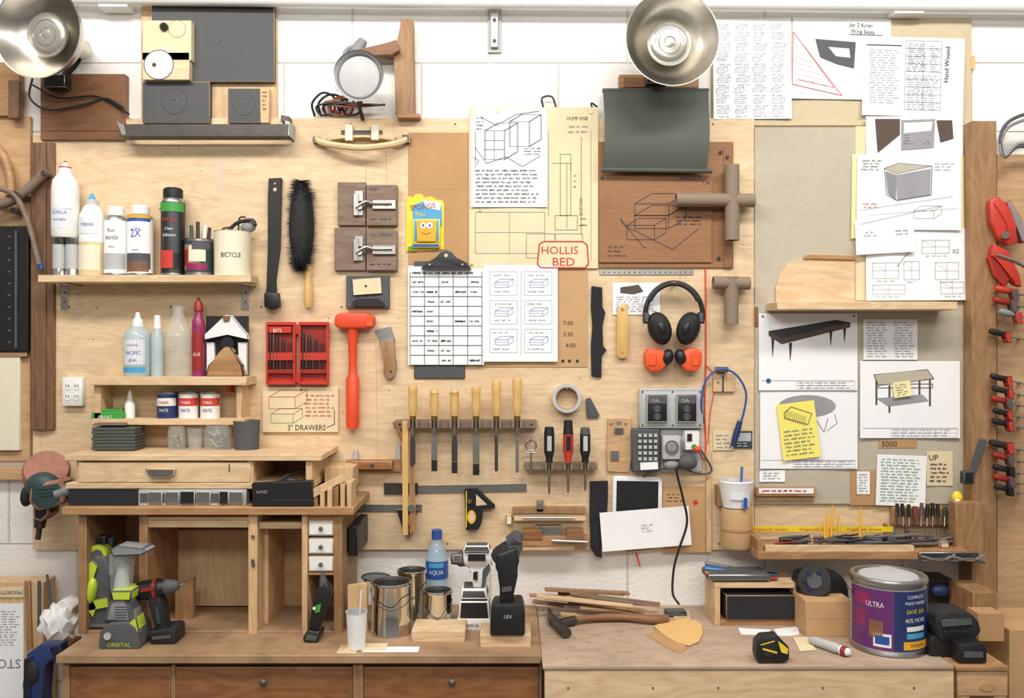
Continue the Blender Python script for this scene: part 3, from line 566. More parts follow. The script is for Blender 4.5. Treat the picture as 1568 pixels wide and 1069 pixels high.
for x,t,bw,bb,m in ((632,591,4,712,'dsteel'),(665,597,4.5,722,'steel'),(696,596,4.5,725,'dsteel'),(729,592,5,728,'steel'),(760,583,2.6,722,'dsteel'),(792,579,2.6,724,'steel')):
    b=B('wood_chisel');dd=.075;b.lathe(x,dd,[(0,643),(5,643,'brass'),(5,637,'brass'),(5.5,634,'chisw'),(7.6,622),(6.2,610),(7,602),(7.6,t+5),(6,t),(0,t-1)],'chisw',20)
    b.lathe(x,dd,[(0,643),(3,643),(3,658),(2.2,668),(0,668)],'steel',12);b.poly([(x-2,660),(x+2,660),(x+bw,680),(x+bw,bb),(x-bw,bb),(x-bw,680)],dd-.002,dd+.0025,m,.0008)
    if bw>4:b.box(x-bw,bb-18,x+bw,bb,dd-.003,dd+.0035,'black')
    b.done()
b=B('try_square');b.box(616,645,625,820,.0605,.072,'chisw',.001);b.poly([(626,658),(632,658),(637,810),(628,820)],.0605,.069,'oak_v');b.tube([(630,778,.02),(630,778,.062)],2,'steel');b.disc(630,778,6,.072,.074,'steel');b.poly([(600,646),(606,646),(616,668),(616,682)],.0605,.068,'brown');b.done()
b=B('small_wooden_ledge');b.box(530,704,614,723,.0201,.032,'oak');b.box(538,706,600,719,.032,.065,'cherry',.004,2);b.box(541,690,548,704,.0201,.03,'lgrey');b.box(606,682,613,704,.0201,.03,'lgrey');b.disc(570,713,3,.065,.067,'ink');b.done()
b=B('screwdriver_rack');b.box(803,710,915,720,.0201,.06,'greywood',.001)
for x in (841,870,896):
    for s in (-1,1):b.box(x+s*5-2,710,x+s*5+2,720,.06,.082,'greywood')
b.done()
for x,t,m1,m2,e in ((841,654,'black','black',757),(870,644,'red','black',755),(896,655,'black','dgrey',752)):
    b=B('screwdriver');dd=.075;b.lathe(x,dd,[(0,708),(5.5,708),(5.2,702,m1),(8,692,m1),(8,665,m1),(7.4,660,m2),(6.6,t,m2),(0,t-1,m2)],m2,16);b.lathe(x,dd,[(0,708),(2,708),(2,e-4),(1.2,e),(0,e)],'steel',10);b.cpatch(x,dd,8,667,690,-25,25,'lgrey' if x!=870 else 'black',4);b.done()
b=B('eye_hook');b.tube([(813+8*math.cos(t),682+8*math.sin(t),.064) for t in [k*math.pi/8 for k in range(17)]],1.6,'steel');b.tube([(813,690,.064),(813,724,.064)],1.5,'steel');b.tube([(806,693,.064),(820,693,.064)],1.5,'steel');b.tube([(813,674,.02),(813,674,.068)],1.4,'dsteel');b.done()
b=B('hinge_sample_plate');b.poly([(931,641),(967,641),(967,700),(963,724),(930,722),(929,690)],.0201,.03,'ply_side');b.box(941,655,955,664,.03,.036,'dgrey',.001);b.disc(936,649,2,.03,.033,'steel',8);b.disc(958,649,2,.03,.033,'steel',8);b.box(935,690,948,706,.03,.034,'steel');b.disc(948,648,5,.03,.031,'inkgrey',ry=3);b.done()
b=B('steel_ruler');b.rot(700,749,-1);b.box(588,743,806,755,.0201,.0235,'steel',.0003)
for i in range(70):b.line([(592+i*3,743),(592+i*3,743+(5 if i%4==0 else 3))],.4,.024,'dgrey')
b.rot(0,0,0);b.box(588,740,640,757,.0235,.026,'dsteel',.0003);b.done()
b=B('combination_square');b.box(548,773,646,784,.0201,.0235,'steel',.0003)
for i in range(30):b.line([(552+i*3,773),(552+i*3,776)],.4,.024,'dgrey')
b.poly([(606,780),(640,780),(637,790),(632,800),(632,820),(618,820),(616,805)],.0201,.045,'black',.002);b.disc(625,797,6,.045,.047,'yellow',ry=8);b.disc(624,812,5,.045,.055,'brass');b.done()
b=B('combination_square')
b.poly([(711,750),(717,748),(730,748),(736,756),(758,774),(758,779),(738,779),(738,800),(732,812),(713,812)],.0275,.046,'black',.002);b.poly([(729,757),(746,773),(729,775)],.046,.047,'ply',0);b.disc(722,792,7,.046,.048,'gold',ry=11);b.disc(722,792,4.5,.048,.0485,'ply',ry=8,bev=0);b.disc(719,768,4,.046,.056,'brass')
b.line([(714,752),(714,808)],1.5,.0465,'yellow');b.done()
b=B('wooden_cam_clamps');b.box(785,778,897,787,.0201,.05,'oak_v');b.box(787,787,897,798,.0201,.045,'pine');b.box(775,790,784,804,.0201,.05,'cream',.002);b.box(820,806,860,822,.0201,.05,'steel',.002);b.box(790,822,902,836,.0201,.06,'oak');b.box(800,812,830,826,.03,.065,'cherry');b.box(868,812,894,832,.03,.068,'brown')
b.tube([(800,793,.055),(880,793,.055)],2,'steel');b.disc(827,776,5,.03,.06,'steel');b.box(822,768,832,784,.0201,.05,'steel');b.disc(828,812,6,.05,.06,'dgrey');b.tube([(845,828,.07),(900,830,.07)],2.4,'steel');b.box(780,834,880,843,.0201,.055,'pine');b.done()

# ---------------- OUTLET CLUSTER
b=B('power_outlet_box');b.box(979,595,1077,656,.0201,.05,'lgrey',.003,2)
for x0,x1 in ((990,1023),(1036,1068)):
    b.box(x0,603,x1,647,.05,.062,'black',.003,2);b.box(x0+3,606,x1-3,618,.062,.0635,'dgrey',.001);b.text('15A',x0+6,616,8,.064,'lgrey')
    for yy in (626,638):
        b.disc((x0+x1)/2,yy,5.5,.062,.0635,'dgrey',16,bev=0)
        for sx in (-2.5,2.5):b.box((x0+x1)/2+sx-.6,yy-2.5,(x0+x1)/2+sx+.6,yy+1.5,.0635,.064,'black',0)
b.rect(982,598,1074,653,.6,.0505,'grey')
for x in (984,1030,1072):
    for y in (600,651):b.disc(x,y,1.6,.05,.052,'dsteel',8)
b.done()
b=B('power_strip');b.box(968,657,1010,723,.0201,.055,'dgrey',.003)
for i in range(5):
    for j in range(4):b.box(977+j*8,664+i*9,983+j*8,670+i*9,.055,.06,'lgrey',.001)
b.rot(990,712,-3);b.box(980,708,1008,720,.055,.06,'paper');b.done()
b=B('power_adapter');b.box(1011,657,1076,723,.0201,.03,'lgrey',.002);b.box(1015,668,1042,704,.03,.075,'lgrey',.004,2);b.disc(1029,685,11,.075,.08,'steel');b.disc(1029,685,7,.08,.083,'grey');b.box(1048,660,1072,690,.03,.06,'white',.003);b.box(1052,664,1060,676,.06,.063,'black');b.ell(1052,708,.06,16,12,12,'dgrey');b.ell(1028,712,.06,12,8,10,'grey');b.disc(1063,684,4,.06,.066,'green')
b.ell(1068,688,.07,6,5,6,'tomato');b.done()
b=B('power_cord');b.tube([(1040,712,.09),(1036,722,.09),(1045,760,.08),(1052,800,.07),(1040,840,.07),(1032,870,.07),(1030,908,.08),(1040,926,.1)],1.8,'black',8,6);b.tube([(1074,690,.05),(1090,720,.04),(1070,726,.04),(1040,716,.05),(1000,722,.05),(985,730,.04)],1.5,'dgrey',6,5);b.box(1020,by(ZB,.12)-8,1052,by(ZB,.12),.08,.12,'olive',.003);b.done()
b=B('orange_extension_wire');b.tube([(1080,412,.023),(1081,540,.023),(1079,620,.023),(1080,700,.023),(1068,688,.05)],1.2,'tomato',6,5);b.tube([(1082,560,.023),(1096,580,.024),(1088,630,.023),(1084,680,.023)],.7,'orange',6,5);b.done()
b=B('blue_air_hose');b.tube([(1078,648,.04),(1074,620,.052),(1080,585,.052),(1100,566,.052),(1125,572,.05),(1142,600,.05),(1138,635,.05),(1126,668,.04),(1122,682,.04)],1.6,'blue',8,7);b.ax((1133,645,.045),(1122,684,.045),[(0,0),(4,0),(5,.5),(4,1),(0,1)],'navy',12);b.box(1098,562,1116,570,.0201,.05,'brass',.002);b.tube([(1107,575,.03),(1107,600,.03)],1.5,'dgrey');b.done()
b=B('small_hook_board');b.box(1092,572,1125,600,.0201,.03,'ply_v');b.disc(1100,585,2,.03,.033,'steel',8);b.box(1124,660,1152,687,.0201,.024,'teal',.0005);b.box(1127,663,1150,676,.024,.0245,'lgrey',0);b.scrib(1128,677,1150,685,2,.0248,'paper');b.box(1092,660,1123,690,.0201,.024,'manila',.0005);b.scrib(1094,664,1120,688,4,.0248,'inkgrey');b.done()
b=B('cardboard_sheet');b.box(1015,745,1080,846,.0201,.023,'cardboard',.0003);b.disc(1065,770,4,.023,.0234,'inkred',12,bev=0);b.scrib(1020,755,1050,770,3,.0236,'ink');b.box(1081,692,1090,846,.0201,.026,'ply_v');b.done()
b=B('tablet_computer');b.rot(975,757,1);b.poly([(941,730),(1010,730),(1014,734),(1014,812),(938,812),(938,734)],.0201,.032,'white',.002,2);b.box(944,737,1008,808,.032,.0325,'black',0);b.rot(0,0,0);b.tube([(974,846,.022),(980,868,.03)],1.3,'red',6);b.poly([(940,812),(1012,812),(1008,822),(1000,842),(960,846),(944,836)],.0201,.03,'oak');b.done()
b=B('envelope');b.rot(988,809,-4.5);b.sheet(920,780,1057,840,.04,'paper',.006);b.scrib(980,802,1002,816,3,.0427,'inkgrey',.4);b.done()
b=B('paper_cup');b.lathe(1127,.075,[(0,776),(20,776),(24,752),(26,740),(27,737),(26,735),(22,735,'lgrey'),(20,740),(0,740)],'white');b.cpatch(1127,.075,24.5,750,762,-35,35,'fpale');b.poly([(1138,762),(1145,762),(1145,780),(1138,780)],.11,.122,'blue');b.tube([(1135,740,.075),(1136,715,.06)],2,'blue');b.done()
b=B('cardboard_tube_holder');b.lathe(1128,.07,[(0,838),(22,838),(23.5,834),(23.5,780),(22,777),(19,777),(19,790),(0,790)],'cardboard');b.lathe(1128,.07,[(23.8,812),(24.4,811),(24.4,806),(23.8,805)],'kraft');b.box(1100,745,1105,775,.0201,.07,'oak_v');b.done()
b=B('wooden_prop');b.box(1156,470,1161,500,.026,.03,'brown');b.done()

# ---------------- RIGHT PAPERS
def pap(name,x0,y0,x1,y1,d,curl=.005,a=0,m='paper'):
    b=B(name);
    if a:b.rot((x0+x1)/2,(y0+y1)/2,a)
    b.sheet(x0,y0,x1,y1,d,m,curl);return b
b=pap('pinned_table_drawing',1162,480,1313,598,.0272,.006);q=.0284
b.fill([(1177,507),(1280,490),(1302,494),(1196,518)],q,'ink');b.fill([(1177,507),(1196,518),(1302,494),(1302,501),(1197,527),(1177,514)],q+.0002,'fbrown')
for x,y,e in ((1181,515,34),(1208,525,30),(1291,500,26),(1270,505,26)):b.fill([(x,y),(x+5,y),(x+2,y+e)],q,'ink')
b.line([(1166,583),(1309,583)],.5,q,'inkgrey');b.table(1220,585,1309,596,2,5,q,'inkgrey',.3);b.scrib(1222,585,1308,596,3,q,'inkgrey',.4);b.disc(1177,583,3.5,.0272,.0305,'blue',12,bev=0)
for x,y in ((1168,484),(1308,484)):b.disc(x,y,1.8,.0275,.031,'dsteel',8)
b.done()
b=pap('pinned_drawing',1164,599,1313,718,.0272,.006);q=.0284
b.fill([(1236+44*math.cos(t*.3),626+17*math.sin(t*.3)-4) for t in range(21)],q,'fgrey');b.line([(1248,640),(1262,662),(1268,640)],1.2,q,'fgrey');b.line([(1278,634),(1282,648),(1266,660)],1,q,'fgrey');b.line([(1166,705),(1310,705)],.5,q,'inkgrey');b.table(1215,706,1309,716,2,5,q,'inkgrey',.3);b.scrib(1216,706,1308,716,3,q,'inkgrey',.4);b.done()
b=B('sticky_note');b.rot(1223,659,-7);b.sheet(1194,616,1252,703,.034,'sticky',.006);q=.0353
for k in range(12):b.line([(1208+k*2.6,626+k*1.2),(1204+k*2.6,640+k*1.2)],.5,q,'ink')
b.line([(1204,630),(1216,622),(1246,636),(1238,652),(1204,638),(1204,630)],.8,q,'ink');b.scrib(1198,656,1248,698,7,q,'inkgrey',.6);b.done()
b=pap('pinned_spec_sheet',1322,489,1405,551,.0272,.003);b.scrib(1326,492,1360,548,14,.0284,'inkgrey',.45);b.scrib(1368,492,1402,548,14,.0284,'inkgrey',.45);b.done()
b=pap('pinned_table_drawing',1317,553,1470,671,.029,.006);q=.0302
b.fill([(1338,574),(1420,566),(1430,580),(1345,590)],q,'board');b.rect(1345,588,1428,594,1,q,'fbrown')
for x,y,e in ((1342,580,40),(1362,590,42),(1424,582,40),(1408,576,38)):b.line([(x,y),(x,y+e)],2.8,q,'fbrown')
b.fill([(1342,610),(1412,604),(1422,614),(1360,622)],q+.0002,'fgrey');b.line([(1338,574),(1420,566),(1430,580),(1345,590),(1338,574)],.9,q+.0003,'ink');b.line([(1321,656),(1466,656)],.5,q,'inkgrey');b.table(1365,657,1466,669,2,6,q,'inkgrey',.3);b.scrib(1366,657,1466,669,3,q,'inkgrey',.4);b.done()
b=B('sticky_note');b.rot(1382,596,-8);b.sheet(1368,584,1395,608,.0375,'paper_y',.003);b.scrib(1371,587,1392,606,5,.039,'inkgrey');b.done()
b=pap('pinned_note',1163,720,1202,738,.0272,.004);b.scrib(1166,723,1198,735,3,.0284,'inkgrey');b.done()
b=B('cardboard_sheet');b.box(1346,673,1404,686,.0261,.028,'kraft',0);b.text('5000',1350,684,12,.0286,'ink');b.box(1302,720,1345,774,.0261,.028,'kraft',0);b.done()
b=pap('pinned_note',1312,722,1332,757,.0285,.003);b.scrib(1314,725,1330,754,7,.0297,'inkgrey');b.done()
b=pap('pinned_note',1342,697,1418,775,.029,.005,2);b.scrib(1347,702,1413,770,15,.0304,'inkgreen',.5);b.done()
b=pap('pinned_note',1419,691,1459,744,.0275,.003,0,'manila');b.text('UP',1422,705,12,.0288,'ink',0);b.scrib(1423,708,1455,740,5,.0288,'ink',.7);b.done()
# top right
b=pap('pinned_sketch_sheet',1092,28,1212,182,.0135,.007,-.5);q=.0151
for i in range(4):
    for j in range(9):
        x=1098+i*28+random.uniform(-2,2);y=40+j*16
        w=random.uniform(9,15);h=random.uniform(4,7)
        b.iso(x,y,w,h,5,q,'inkgrey',.4);b.line([(x,y+h/2),(x+w,y+h/2)],.35,q,'inkgrey');b.scrib(x,y+8,x+23,y+12,1,q,'inkgrey',.4)
b.done()
b=pap('pinned_sketch_sheet',1213,28,1364,152,.0135,.006,1);q=.0151
b.line([(1214,50),(1290,146),(1214,130),(1214,50)],.8,q,'inkred');b.line([(1222,60),(1278,134),(1222,122)],.6,q,'inkred')
for i in range(8):b.line([(1218,60+i*9),(1218+i*7,68+i*9)],.35,q,'inkred')
b.fill([(1248,60),(1310,64),(1308,104),(1282,98),(1256,88)],q+.0002,'slate');b.fill([(1268,72),(1300,74),(1302,88),(1280,86)],q+.0004,'paper');b.text('Jay 2 Kiran',1300,40,9,q,'ink',2,.9);b.text('Wing Seats',1302,50,9,q,'ink',2,.9);b.line([(1300,52),(1350,53)],.8,q,'ink')
b.done()
b=pap('pinned_spec_sheet',1321,57,1476,178,.0165,.008,1.5);q=.0181
b.scrib(1330,76,1378,160,22,q,'inkgrey',.42);b.scrib(1388,66,1420,110,14,q,'ink',.42);b.scrib(1388,114,1440,168,16,q,'inkgrey',.42);b.table(1386,62,1441,168,9,2,q,'ink',.4);b.scrib(1422,68,1440,110,12,q,'inkgrey',.42);b.text('Hand Wound',1452,125,10,q,'ink',-88);b.line([(1326,70),(1380,70)],1.2,q,'ink');b.done()
b=B('masking_tape_strips')
for x,y in ((1314,95),(1316,140),(1490,95),(1384,20)):b.box(x-3,y-10,x+3,y+10,.012,.0145,'sandp',0)
b.done()
b=B('fiberboard_strip');b.box(1310,193,1486,460,.0261,.0275,'manila',0);b.done()
b=pap('pinned_photo_print',1326,178,1474,238,.0285,.004);q=.0301
b.fill([(1340,182),(1378,182),(1378,206),(1344,234)],q,'fbrown');b.fill([(1380,184),(1432,182),(1430,226),(1380,230)],q,'fgrey');b.fill([(1384,188),(1428,186),(1426,200),(1384,204)],q+.0003,'fpale');b.fill([(1434,184),(1458,184),(1460,212),(1440,218)],q,'fbrown');b.scrib(1384,205,1426,222,4,q+.0003,'ink',.45);b.done()
b=pap('pinned_yellow_sheet',1304,237,1482,366,.029,.004,.6,'paper_y');b.done()
b=pap('pinned_cube_sketch',1312,237,1472,352,.0345,.008,.4);q=.0366
b.fill([(1354,258),(1376,252),(1426,254),(1372,266)],q,'board');b.fill([(1356,262),(1372,268),(1372,306),(1360,296)],q,'grey');b.fill([(1372,268),(1425,258),(1424,298),(1374,306)],q,'fgrey');b.line([(1354,258),(1376,250),(1427,254),(1426,298),(1374,307),(1358,298),(1354,258)],.8,q+.0002,'ink')
b.scrib(1318,244,1350,262,4,q,'ink',.5);b.scrib(1320,310,1345,320,2,q,'inkred',.5);b.line([(1318,322),(1460,300)],.5,q,'inkgrey');b.line([(1318,344),(1440,315)],.5,q,'inkgrey');b.line([(1330,330),(1468,318)],.4,q,'inkgrey');b.iso(1400,322,30,12,12,q,'inkgrey',.5);b.scrib(1430,248,1464,262,3,q,'inkgrey',.4);b.done()
b=pap('pinned_sketch_sheet',1326,350,1484,460,.034,.006,-.4);q=.036
for x,y,w,h in ((1336,402,40,24),(1384,400,24,28),(1412,368,42,20),(1432,402,36,26),(1440,432,36,18),(1336,436,50,14)):b.rect(x,y,x+w,y+h,.5,q,'inkgrey');b.line([(x,y+h/2),(x+w,y+h/2)],.4,q,'inkgrey');b.line([(x+w/2,y),(x+w/2,y+h)],.4,q,'inkgrey');b.line([(x,y),(x+w/2,y+h/2)],.3,q,'inkgrey');b.scrib(x+4,y+h+2,x+w-4,y+h+6,1,q,'inkgrey',.4)
b.line([(1374,408),(1386,392),(1394,385),(1384,378)],.7,q,'ink');b.text('X2',1458,388,9,q,'inkgrey');b.done()
b=pap('pinned_note',1310,335,1400,388,.0385,.010,-3);b.scrib(1322,352,1345,362,2,.0405,'inkgrey');b.scrib(1370,352,1395,362,2,.0405,'inkgrey');b.done()
b=B('corner_shelf');b.box(1190,462,1466,474,.0265,.135,'pine',.001);b.poly([(1188,466),(1188,440),(1194,420),(1206,404),(1224,397),(1246,394),(1309,396),(1309,466)],.0265,.034,'pine',.0005) ;b.poly([(1230,396),(1236,389),(1309,391),(1309,398)],.0265,.04,'oak') ;b.done()
b=B('tool_tray_shelf');b.box(1160,845,1486,857,.0201,.17,'oak',.001);b.poly([(1168,830),(1420,822),(1422,832),(1170,842)],.0201,.05,'oak');b.box(1172,836,1400,845,.15,.165,'pine');b.box(1464,770,1506,860,.0765,.12,'oak_v',.001);b.box(1160,826,1168,845,.0201,.165,'oak_v');b.done()
b=B('tray_hand_tools')
zt2=PW(0,845,.17).z
random.seed(11)
for i in range(46):
    x=random.uniform(1185,1440);L=random.uniform(25,75);dd=random.uniform(.055,.14);yy=by(zt2,dd)-random.uniform(3,12);m=random.choice(['dsteel','black','steel','dgrey','oak','rubber','redd','steel'])
    b.tube([(x,yy,dd),(x+L*.5,yy-random.uniform(-1,5),dd+.004),(x+L,yy-random.uniform(-1,7),dd)],[random.uniform(1.2,3.0)]*2+[1],m,7,0)
for i in range(16):
    x=random.uniform(1190,1465);dd=random.uniform(.075,.13);b.box(x,by(zt2,dd)-random.uniform(8,16),x+random.uniform(8,18),by(zt2,dd),dd-.02,dd,random.choice(['oak','dgrey','pine','black','kraft']),.002)
for i in range(9):
    x=1378+i*9+random.uniform(-4,4);b.tube([(x,840,.1),(x+random.uniform(-6,6),808+random.uniform(-4,8),.075)],random.uniform(1.5,2.6),random.choice(['dsteel','black','dgrey','dsteel']))
b.done()
b=B('pliers')
for dx in (0,46):b.tube([(1410+dx,852,.19),(1440+dx,858,.19),(1462+dx,850,.185)],2.2,'steel',8,4);b.tube([(1412+dx,860,.19),(1440+dx,856,.19),(1462+dx,862,.185)],2.2,'dgrey',8,4)
b.box(1408,846,1500,856,.1705,.18,'dsteel',.002);b.done()
b=B('pencil_cluster')
for i,(x,y,x2) in enumerate(((1266,783,1268),(1275,772,1272),(1283,785,1288),(1318,775,1316),(1262,796,1264))):
    b.ax((x2,843,.1),(x,y,.08),[(0,0),(2,0),(2,.85),(0,1)],'gold',6)
b.done()
b=B('yellow_warning_tape');b.poly([(1144,806),(1368,807),(1368,815),(1144,814)],.055,.057,'yellow',0)
for i in range(3):b.text('Organically Grown',1152+i*72,813,7,.0576,'inkred',0,1)
b.box(1148,800,1152,846,.0201,.055,'oak_v');b.box(1360,804,1364,822,.0201,.055,'oak_v');b.done()
b=B('label_strip_holder');b.box(1158,747,1250,760,.0261,.045,'oak');b.box(1162,748,1246,756,.045,.047,'paper',0);b.scrib(1166,749,1240,755,1,.0475,'inkred',.9);b.box(1158,760,1246,768,.0261,.03,'ply_side');b.done()
b=B('small_hand_tool_holder');b.box(1368,778,1462,804,.0261,.05,'oak')
for i in range(10):
    x=1374+i*9;t=776-random.uniform(0,8);b.tube([(x,806,.07),(x+random.uniform(-4,4),t,.06)],1.6,random.choice(['dsteel','steel']));b.tube([(x,t+20,.064),(x+random.uniform(-2,2),t,.06)],2.8,random.choice(['black','dgrey','black','redd','teal']))
b.ell(1466,762,.07,8,10,6,'yellow');b.ell(1466,768,.09,4,4,4,'white');b.done()
b=B('caulk_puller_bracket');b.poly([(1508,672),(1512,676),(1496,720),(1484,736),(1480,730),(1490,716),(1502,674)],.0755,.09,'dgrey',.001);b.box(1476,722,1492,742,.0755,.1,'black',.003);b.done()
for y,s,L,c in ((452,1,46,'red'),(470,1,48,'redd'),(486,1,40,'grey'),(520,.9,54,'black'),(588,.9,52,'black'),(606,.9,50,'rubber'),(622,.9,52,'redd'),(640,.8,48,'black'),(656,.9,50,'black'),(690,1,54,'rubber'),(708,.9,50,'redd'),(726,.9,48,'black'),(741,.9,48,'redd'),(756,.8,46,'black')):
    b=B('bar_clamp');x=1568-L;dd=.095
    b.rot(1568,y,14);b.ax((x,y,dd),(x+24*s,y,dd),[(0,0),(4*s,.0),(5.5*s,.2),(5*s,.8),(3*s,1),(0,1)],c,14);b.tube([(x+22*s,y,dd),(1640,y,dd)],1.6*s,'steel');b.tube([(1560,y,.0201),(1560,y,dd)],2,'dsteel');b.poly([(x+26*s,y-6*s),(x+36*s,y-8*s),(x+42*s,y+10*s),(x+34*s,y+12*s),(x+30*s,y+4*s)],.08,dd+.01,'dgrey' if c in('red','redd') else 'red' if y<700 else 'black',.002);b.done()
b=B('hand_clamp');
b.poly([(1516,306),(1530,300),(1548,318),(1556,345),(1560,372),(1545,376),(1530,366),(1518,340)],.0755,.10,'red',.006,2);b.poly([(1522,372),(1545,384),(1562,420),(1566,440),(1554,436),(1534,402),(1518,392)],.0755,.1,'red',.005,2);b.poly([(1540,310),(1548,306),(1566,335),(1572,372),(1564,370),(1556,340)],.06,.09,'grey',.003);b.tube([(1525,390,.1),(1555,400,.1),(1590,420,.1)],3,'steel');b.disc(1540,360,6,.1,.112,'steel');b.tube([(1535,352,.0201),(1535,352,.09)],3,'dsteel')
b.poly([(1514,392),(1530,398),(1548,428),(1540,440),(1522,420)],.0755,.095,'redd',.004);b.line([(1522,312),(1540,340),(1546,366)],2.5,.1005,'redd');b.done()
b=B('hose_loop');
for r in (0,8):b.tube([(1600,232-r,.08),(1560,224-r*.5,.08),(1538,240,.09),(1532,210+r,.09),(1545,186+r,.09),(1580,172+r,.09),(1620,170,.09)],2.6,'grey' if r else 'dgrey',8,6)
b.tube([(1536,205,.001),(1536,205,.09)],3,'steel');b.done()
b=B('black_perforated_rail');b.box(0-30,346,43,538,.0161,.04,'black',.002);b.box(22,352,26,534,.04,.045,'dgrey')
for i in range(10):b.disc(14,362+i*18,1.2,.04,.0405,'grey',8,bev=0)
b.done()
b=B('hanging_paper_pad');b.box(-40,546,30,690,.0161,.03,'cream',.001);b.box(-40,540,40,546,.0161,.034,'oak');b.done()
b=B('curved_wood_frame');b.tube([(-30,318,.06),(10,310,.06),(40,292,.06),(70,262,.06)],[8]*8+[7]*8,'greywood',10,5);b.tube([(-20,284,.075),(15,294,.08),(30,310,.08),(46,350,.075),(60,405,.07)],4,'greywood',8,5);b.tube([(-10,220,.06),(6,240,.06),(16,275,.065),(16,300,.07)],7,'oak',10,5);b.disc(22,298,6,.0161,.085,'dsteel');b.tube([(54,382,.07),(64,412,.065)],4,'blue');b.disc(66,264,4,.04,.075,'dsteel');b.disc(20,322,5,.0161,.07,'black');b.done()
b=B('disc_sander');b.ax((72,736,.06),(71,718,.12),[(0,0),(26,0),(32,.2),(33,.8),(30,1),(0,1)],'pink',32)
b.ell(66,744,.17,26,21,18,'teal');b.poly([(44,742),(92,734),(101,750),(96,772),(78,778),(56,784),(42,770)],.13,.2,'teal',.01,3);b.poly([(50,775),(76,768),(74,790),(62,800),(50,795)],.12,.18,'black',.006,2);b.ax((62,795,.145),(58,826,.145),[(0,0),(9,0),(8,.4),(4,.5),(4,1),(0,1)],'dsteel');b.ell(42,758,.16,9,18,12,'rubber',-10);b.ax((86,757,.19),(112,748,.19),[(0,0),(8,0),(8,.8),(0,1)],'grey')
for i in range(3):b.line([(54+i*3,752+i*5),(84+i*2,748+i*5)],1.3,.2005,'black')
b.tube([(64,725,.0205),(64,725,.07)],5,'dsteel');b.done()
b=B('wood_stock_box');b.poly([(-30,892),(66,892),(68,by(0,.09)),(-30,by(0,.09))],.02,.09,'ply_v',.001);b.poly([(37,890),(45,890),(50,1069),(42,1069)],.09,.1,'oak_v');b.done()
b=B('stop_sign_papers');b.box(-30,925,36,1300,.0905,.094,'paper',0);b.text('PRIORITY',34,905,8,.0945,'ink',180);b.text('STOP',32,1010,20,.0946,'inkgrey',180,1)
b.scrib(-10,935,30,990,14,.0946,'inkgrey');b.box(-5,900,36,915,.0905,.094,'manila',0);b.done()
b=B('side_ledge');b.box(40,1000,86,1006,.1005,.24,'oak');b.box(70,1000,84,1006,W0,.1005,'oak');b.done()
b=B('plastic_bag');random.seed(3);zL=PW(0,1000,.24).z
b.ell(90,by(zL,.17)-32,.17,27,30,22,'white',-10,36);
for v in b.bm.verts:
    n=v.co.copy();v.co+=Vector((math.sin(n.z*160+n.x*90),math.cos(n.x*170)*.8,math.sin(n.x*210+n.y*120)))*.006
    v.co.z=max(v.co.z,zL+.001)
b.poly([(78,932),(95,918),(112,930),(104,950)],.12,.18,'white',.003);b.tube([(72,880,.1),(78,930,.12)],2,'dgrey');b.tube([(60,890,.105),(60,960,.14)],2.5,'teal');b.done()
b=B('hanging_hand_clamp');b.poly([(40,1002),(62,987),(84,990),(80,1012),(64,1020),(64,1069),(70,1110),(40,1110),(33,1050)],.25,.3,'navy',.006,2);b.poly([(74,990),(92,986),(94,1000),(82,1018)],.26,.3,'black',.004,2);b.ell(50,1030,.3,10,18,6,'rubber');b.poly([(36,1010),(48,1004),(44,1110),(34,1110)],.3,.305,'black',.002);b.tube([(70,1002,.2405),(70,1002,.26)],4,'dsteel');b.done()

# ---------------- CABINET TOOLS
b=B('palm_sander')
b.poly([(150,992),(152,968),(165,955),(196,953),(208,962),(214,990),(210,999),(158,1000)],.30,.39,'dgrey',.006,3)
b.poly([(150,1000),(152,994),(212,994),(215,1002),(209,by(ZB,.385)),(156,by(ZB,.385))],.30,.385,'black',.003);b.poly([(156,955),(164,925),(174,914),(194,914),(200,930),(204,956)],.31,.38,'grey',.01,3)
b.poly([(168,905),(202,905),(200,921),(172,921)],.31,.385,'lime',.004);b.text('ORBITAL',164,991,9,.391,'lime');b.poly([(190,958),(208,944),(213,966),(202,987),(194,978)],.34,.387,'lime',.003)
b.ax((186,908,.345),(188,848,.345),[(0,0),(13,0),(16,.1),(18,.9),(18,1)],'clear');b.ax((186,906,.345),(188,868,.345),[(0,0),(12,0),(10,.6),(7,1),(0,1)],'lgrey');b.poly([(168,842),(178,836),(218,840),(226,846),(216,851),(172,853)],.32,.38,'grey',.004) ;b.disc(164,975,6,.39,.395,'lgrey');b.ax((170,880,.36),(170,850,.36),[(0,0),(3,0),(3,1),(0,1)],'grey',10)
for i in range(5):b.line([(176,930+i*4),(194,930+i*4)],1,.3805,'black')
b.done()
b=B('jigsaw');b.poly([(130,860),(145,850),(160,852),(170,875),(168,930),(164,955),(150,968),(136,960),(126,930),(124,885)],.17,.245,'dgrey',.01,3);b.poly([(128,870),(140,858),(150,868),(141,888),(138,915),(148,930),(142,948),(127,925)],.245,.252,'lime',.002);b.disc(148,850,15,.17,.235,'lime');b.disc(148,850,8,.235,.24,'dgrey');b.poly([(130,922),(164,916),(166,930),(134,936)],.245,.252,'lime');b.poly([(134,955),(160,955),(162,by(ZB,.25)-8),(140,by(ZB,.25)-8)],.17,.25,'black',.004);b.ell(140,905,.25,8,20,9,'lime',-8);b.box(134,by(ZB+.012,.255)-7,170,by(ZB+.0125,.255),.16,.255,'steel',.002);b.box(146,822,160,836,.18,.22,'black',.003);b.box(160,824,172,850,.17,.2,'teal',.003);b.done()
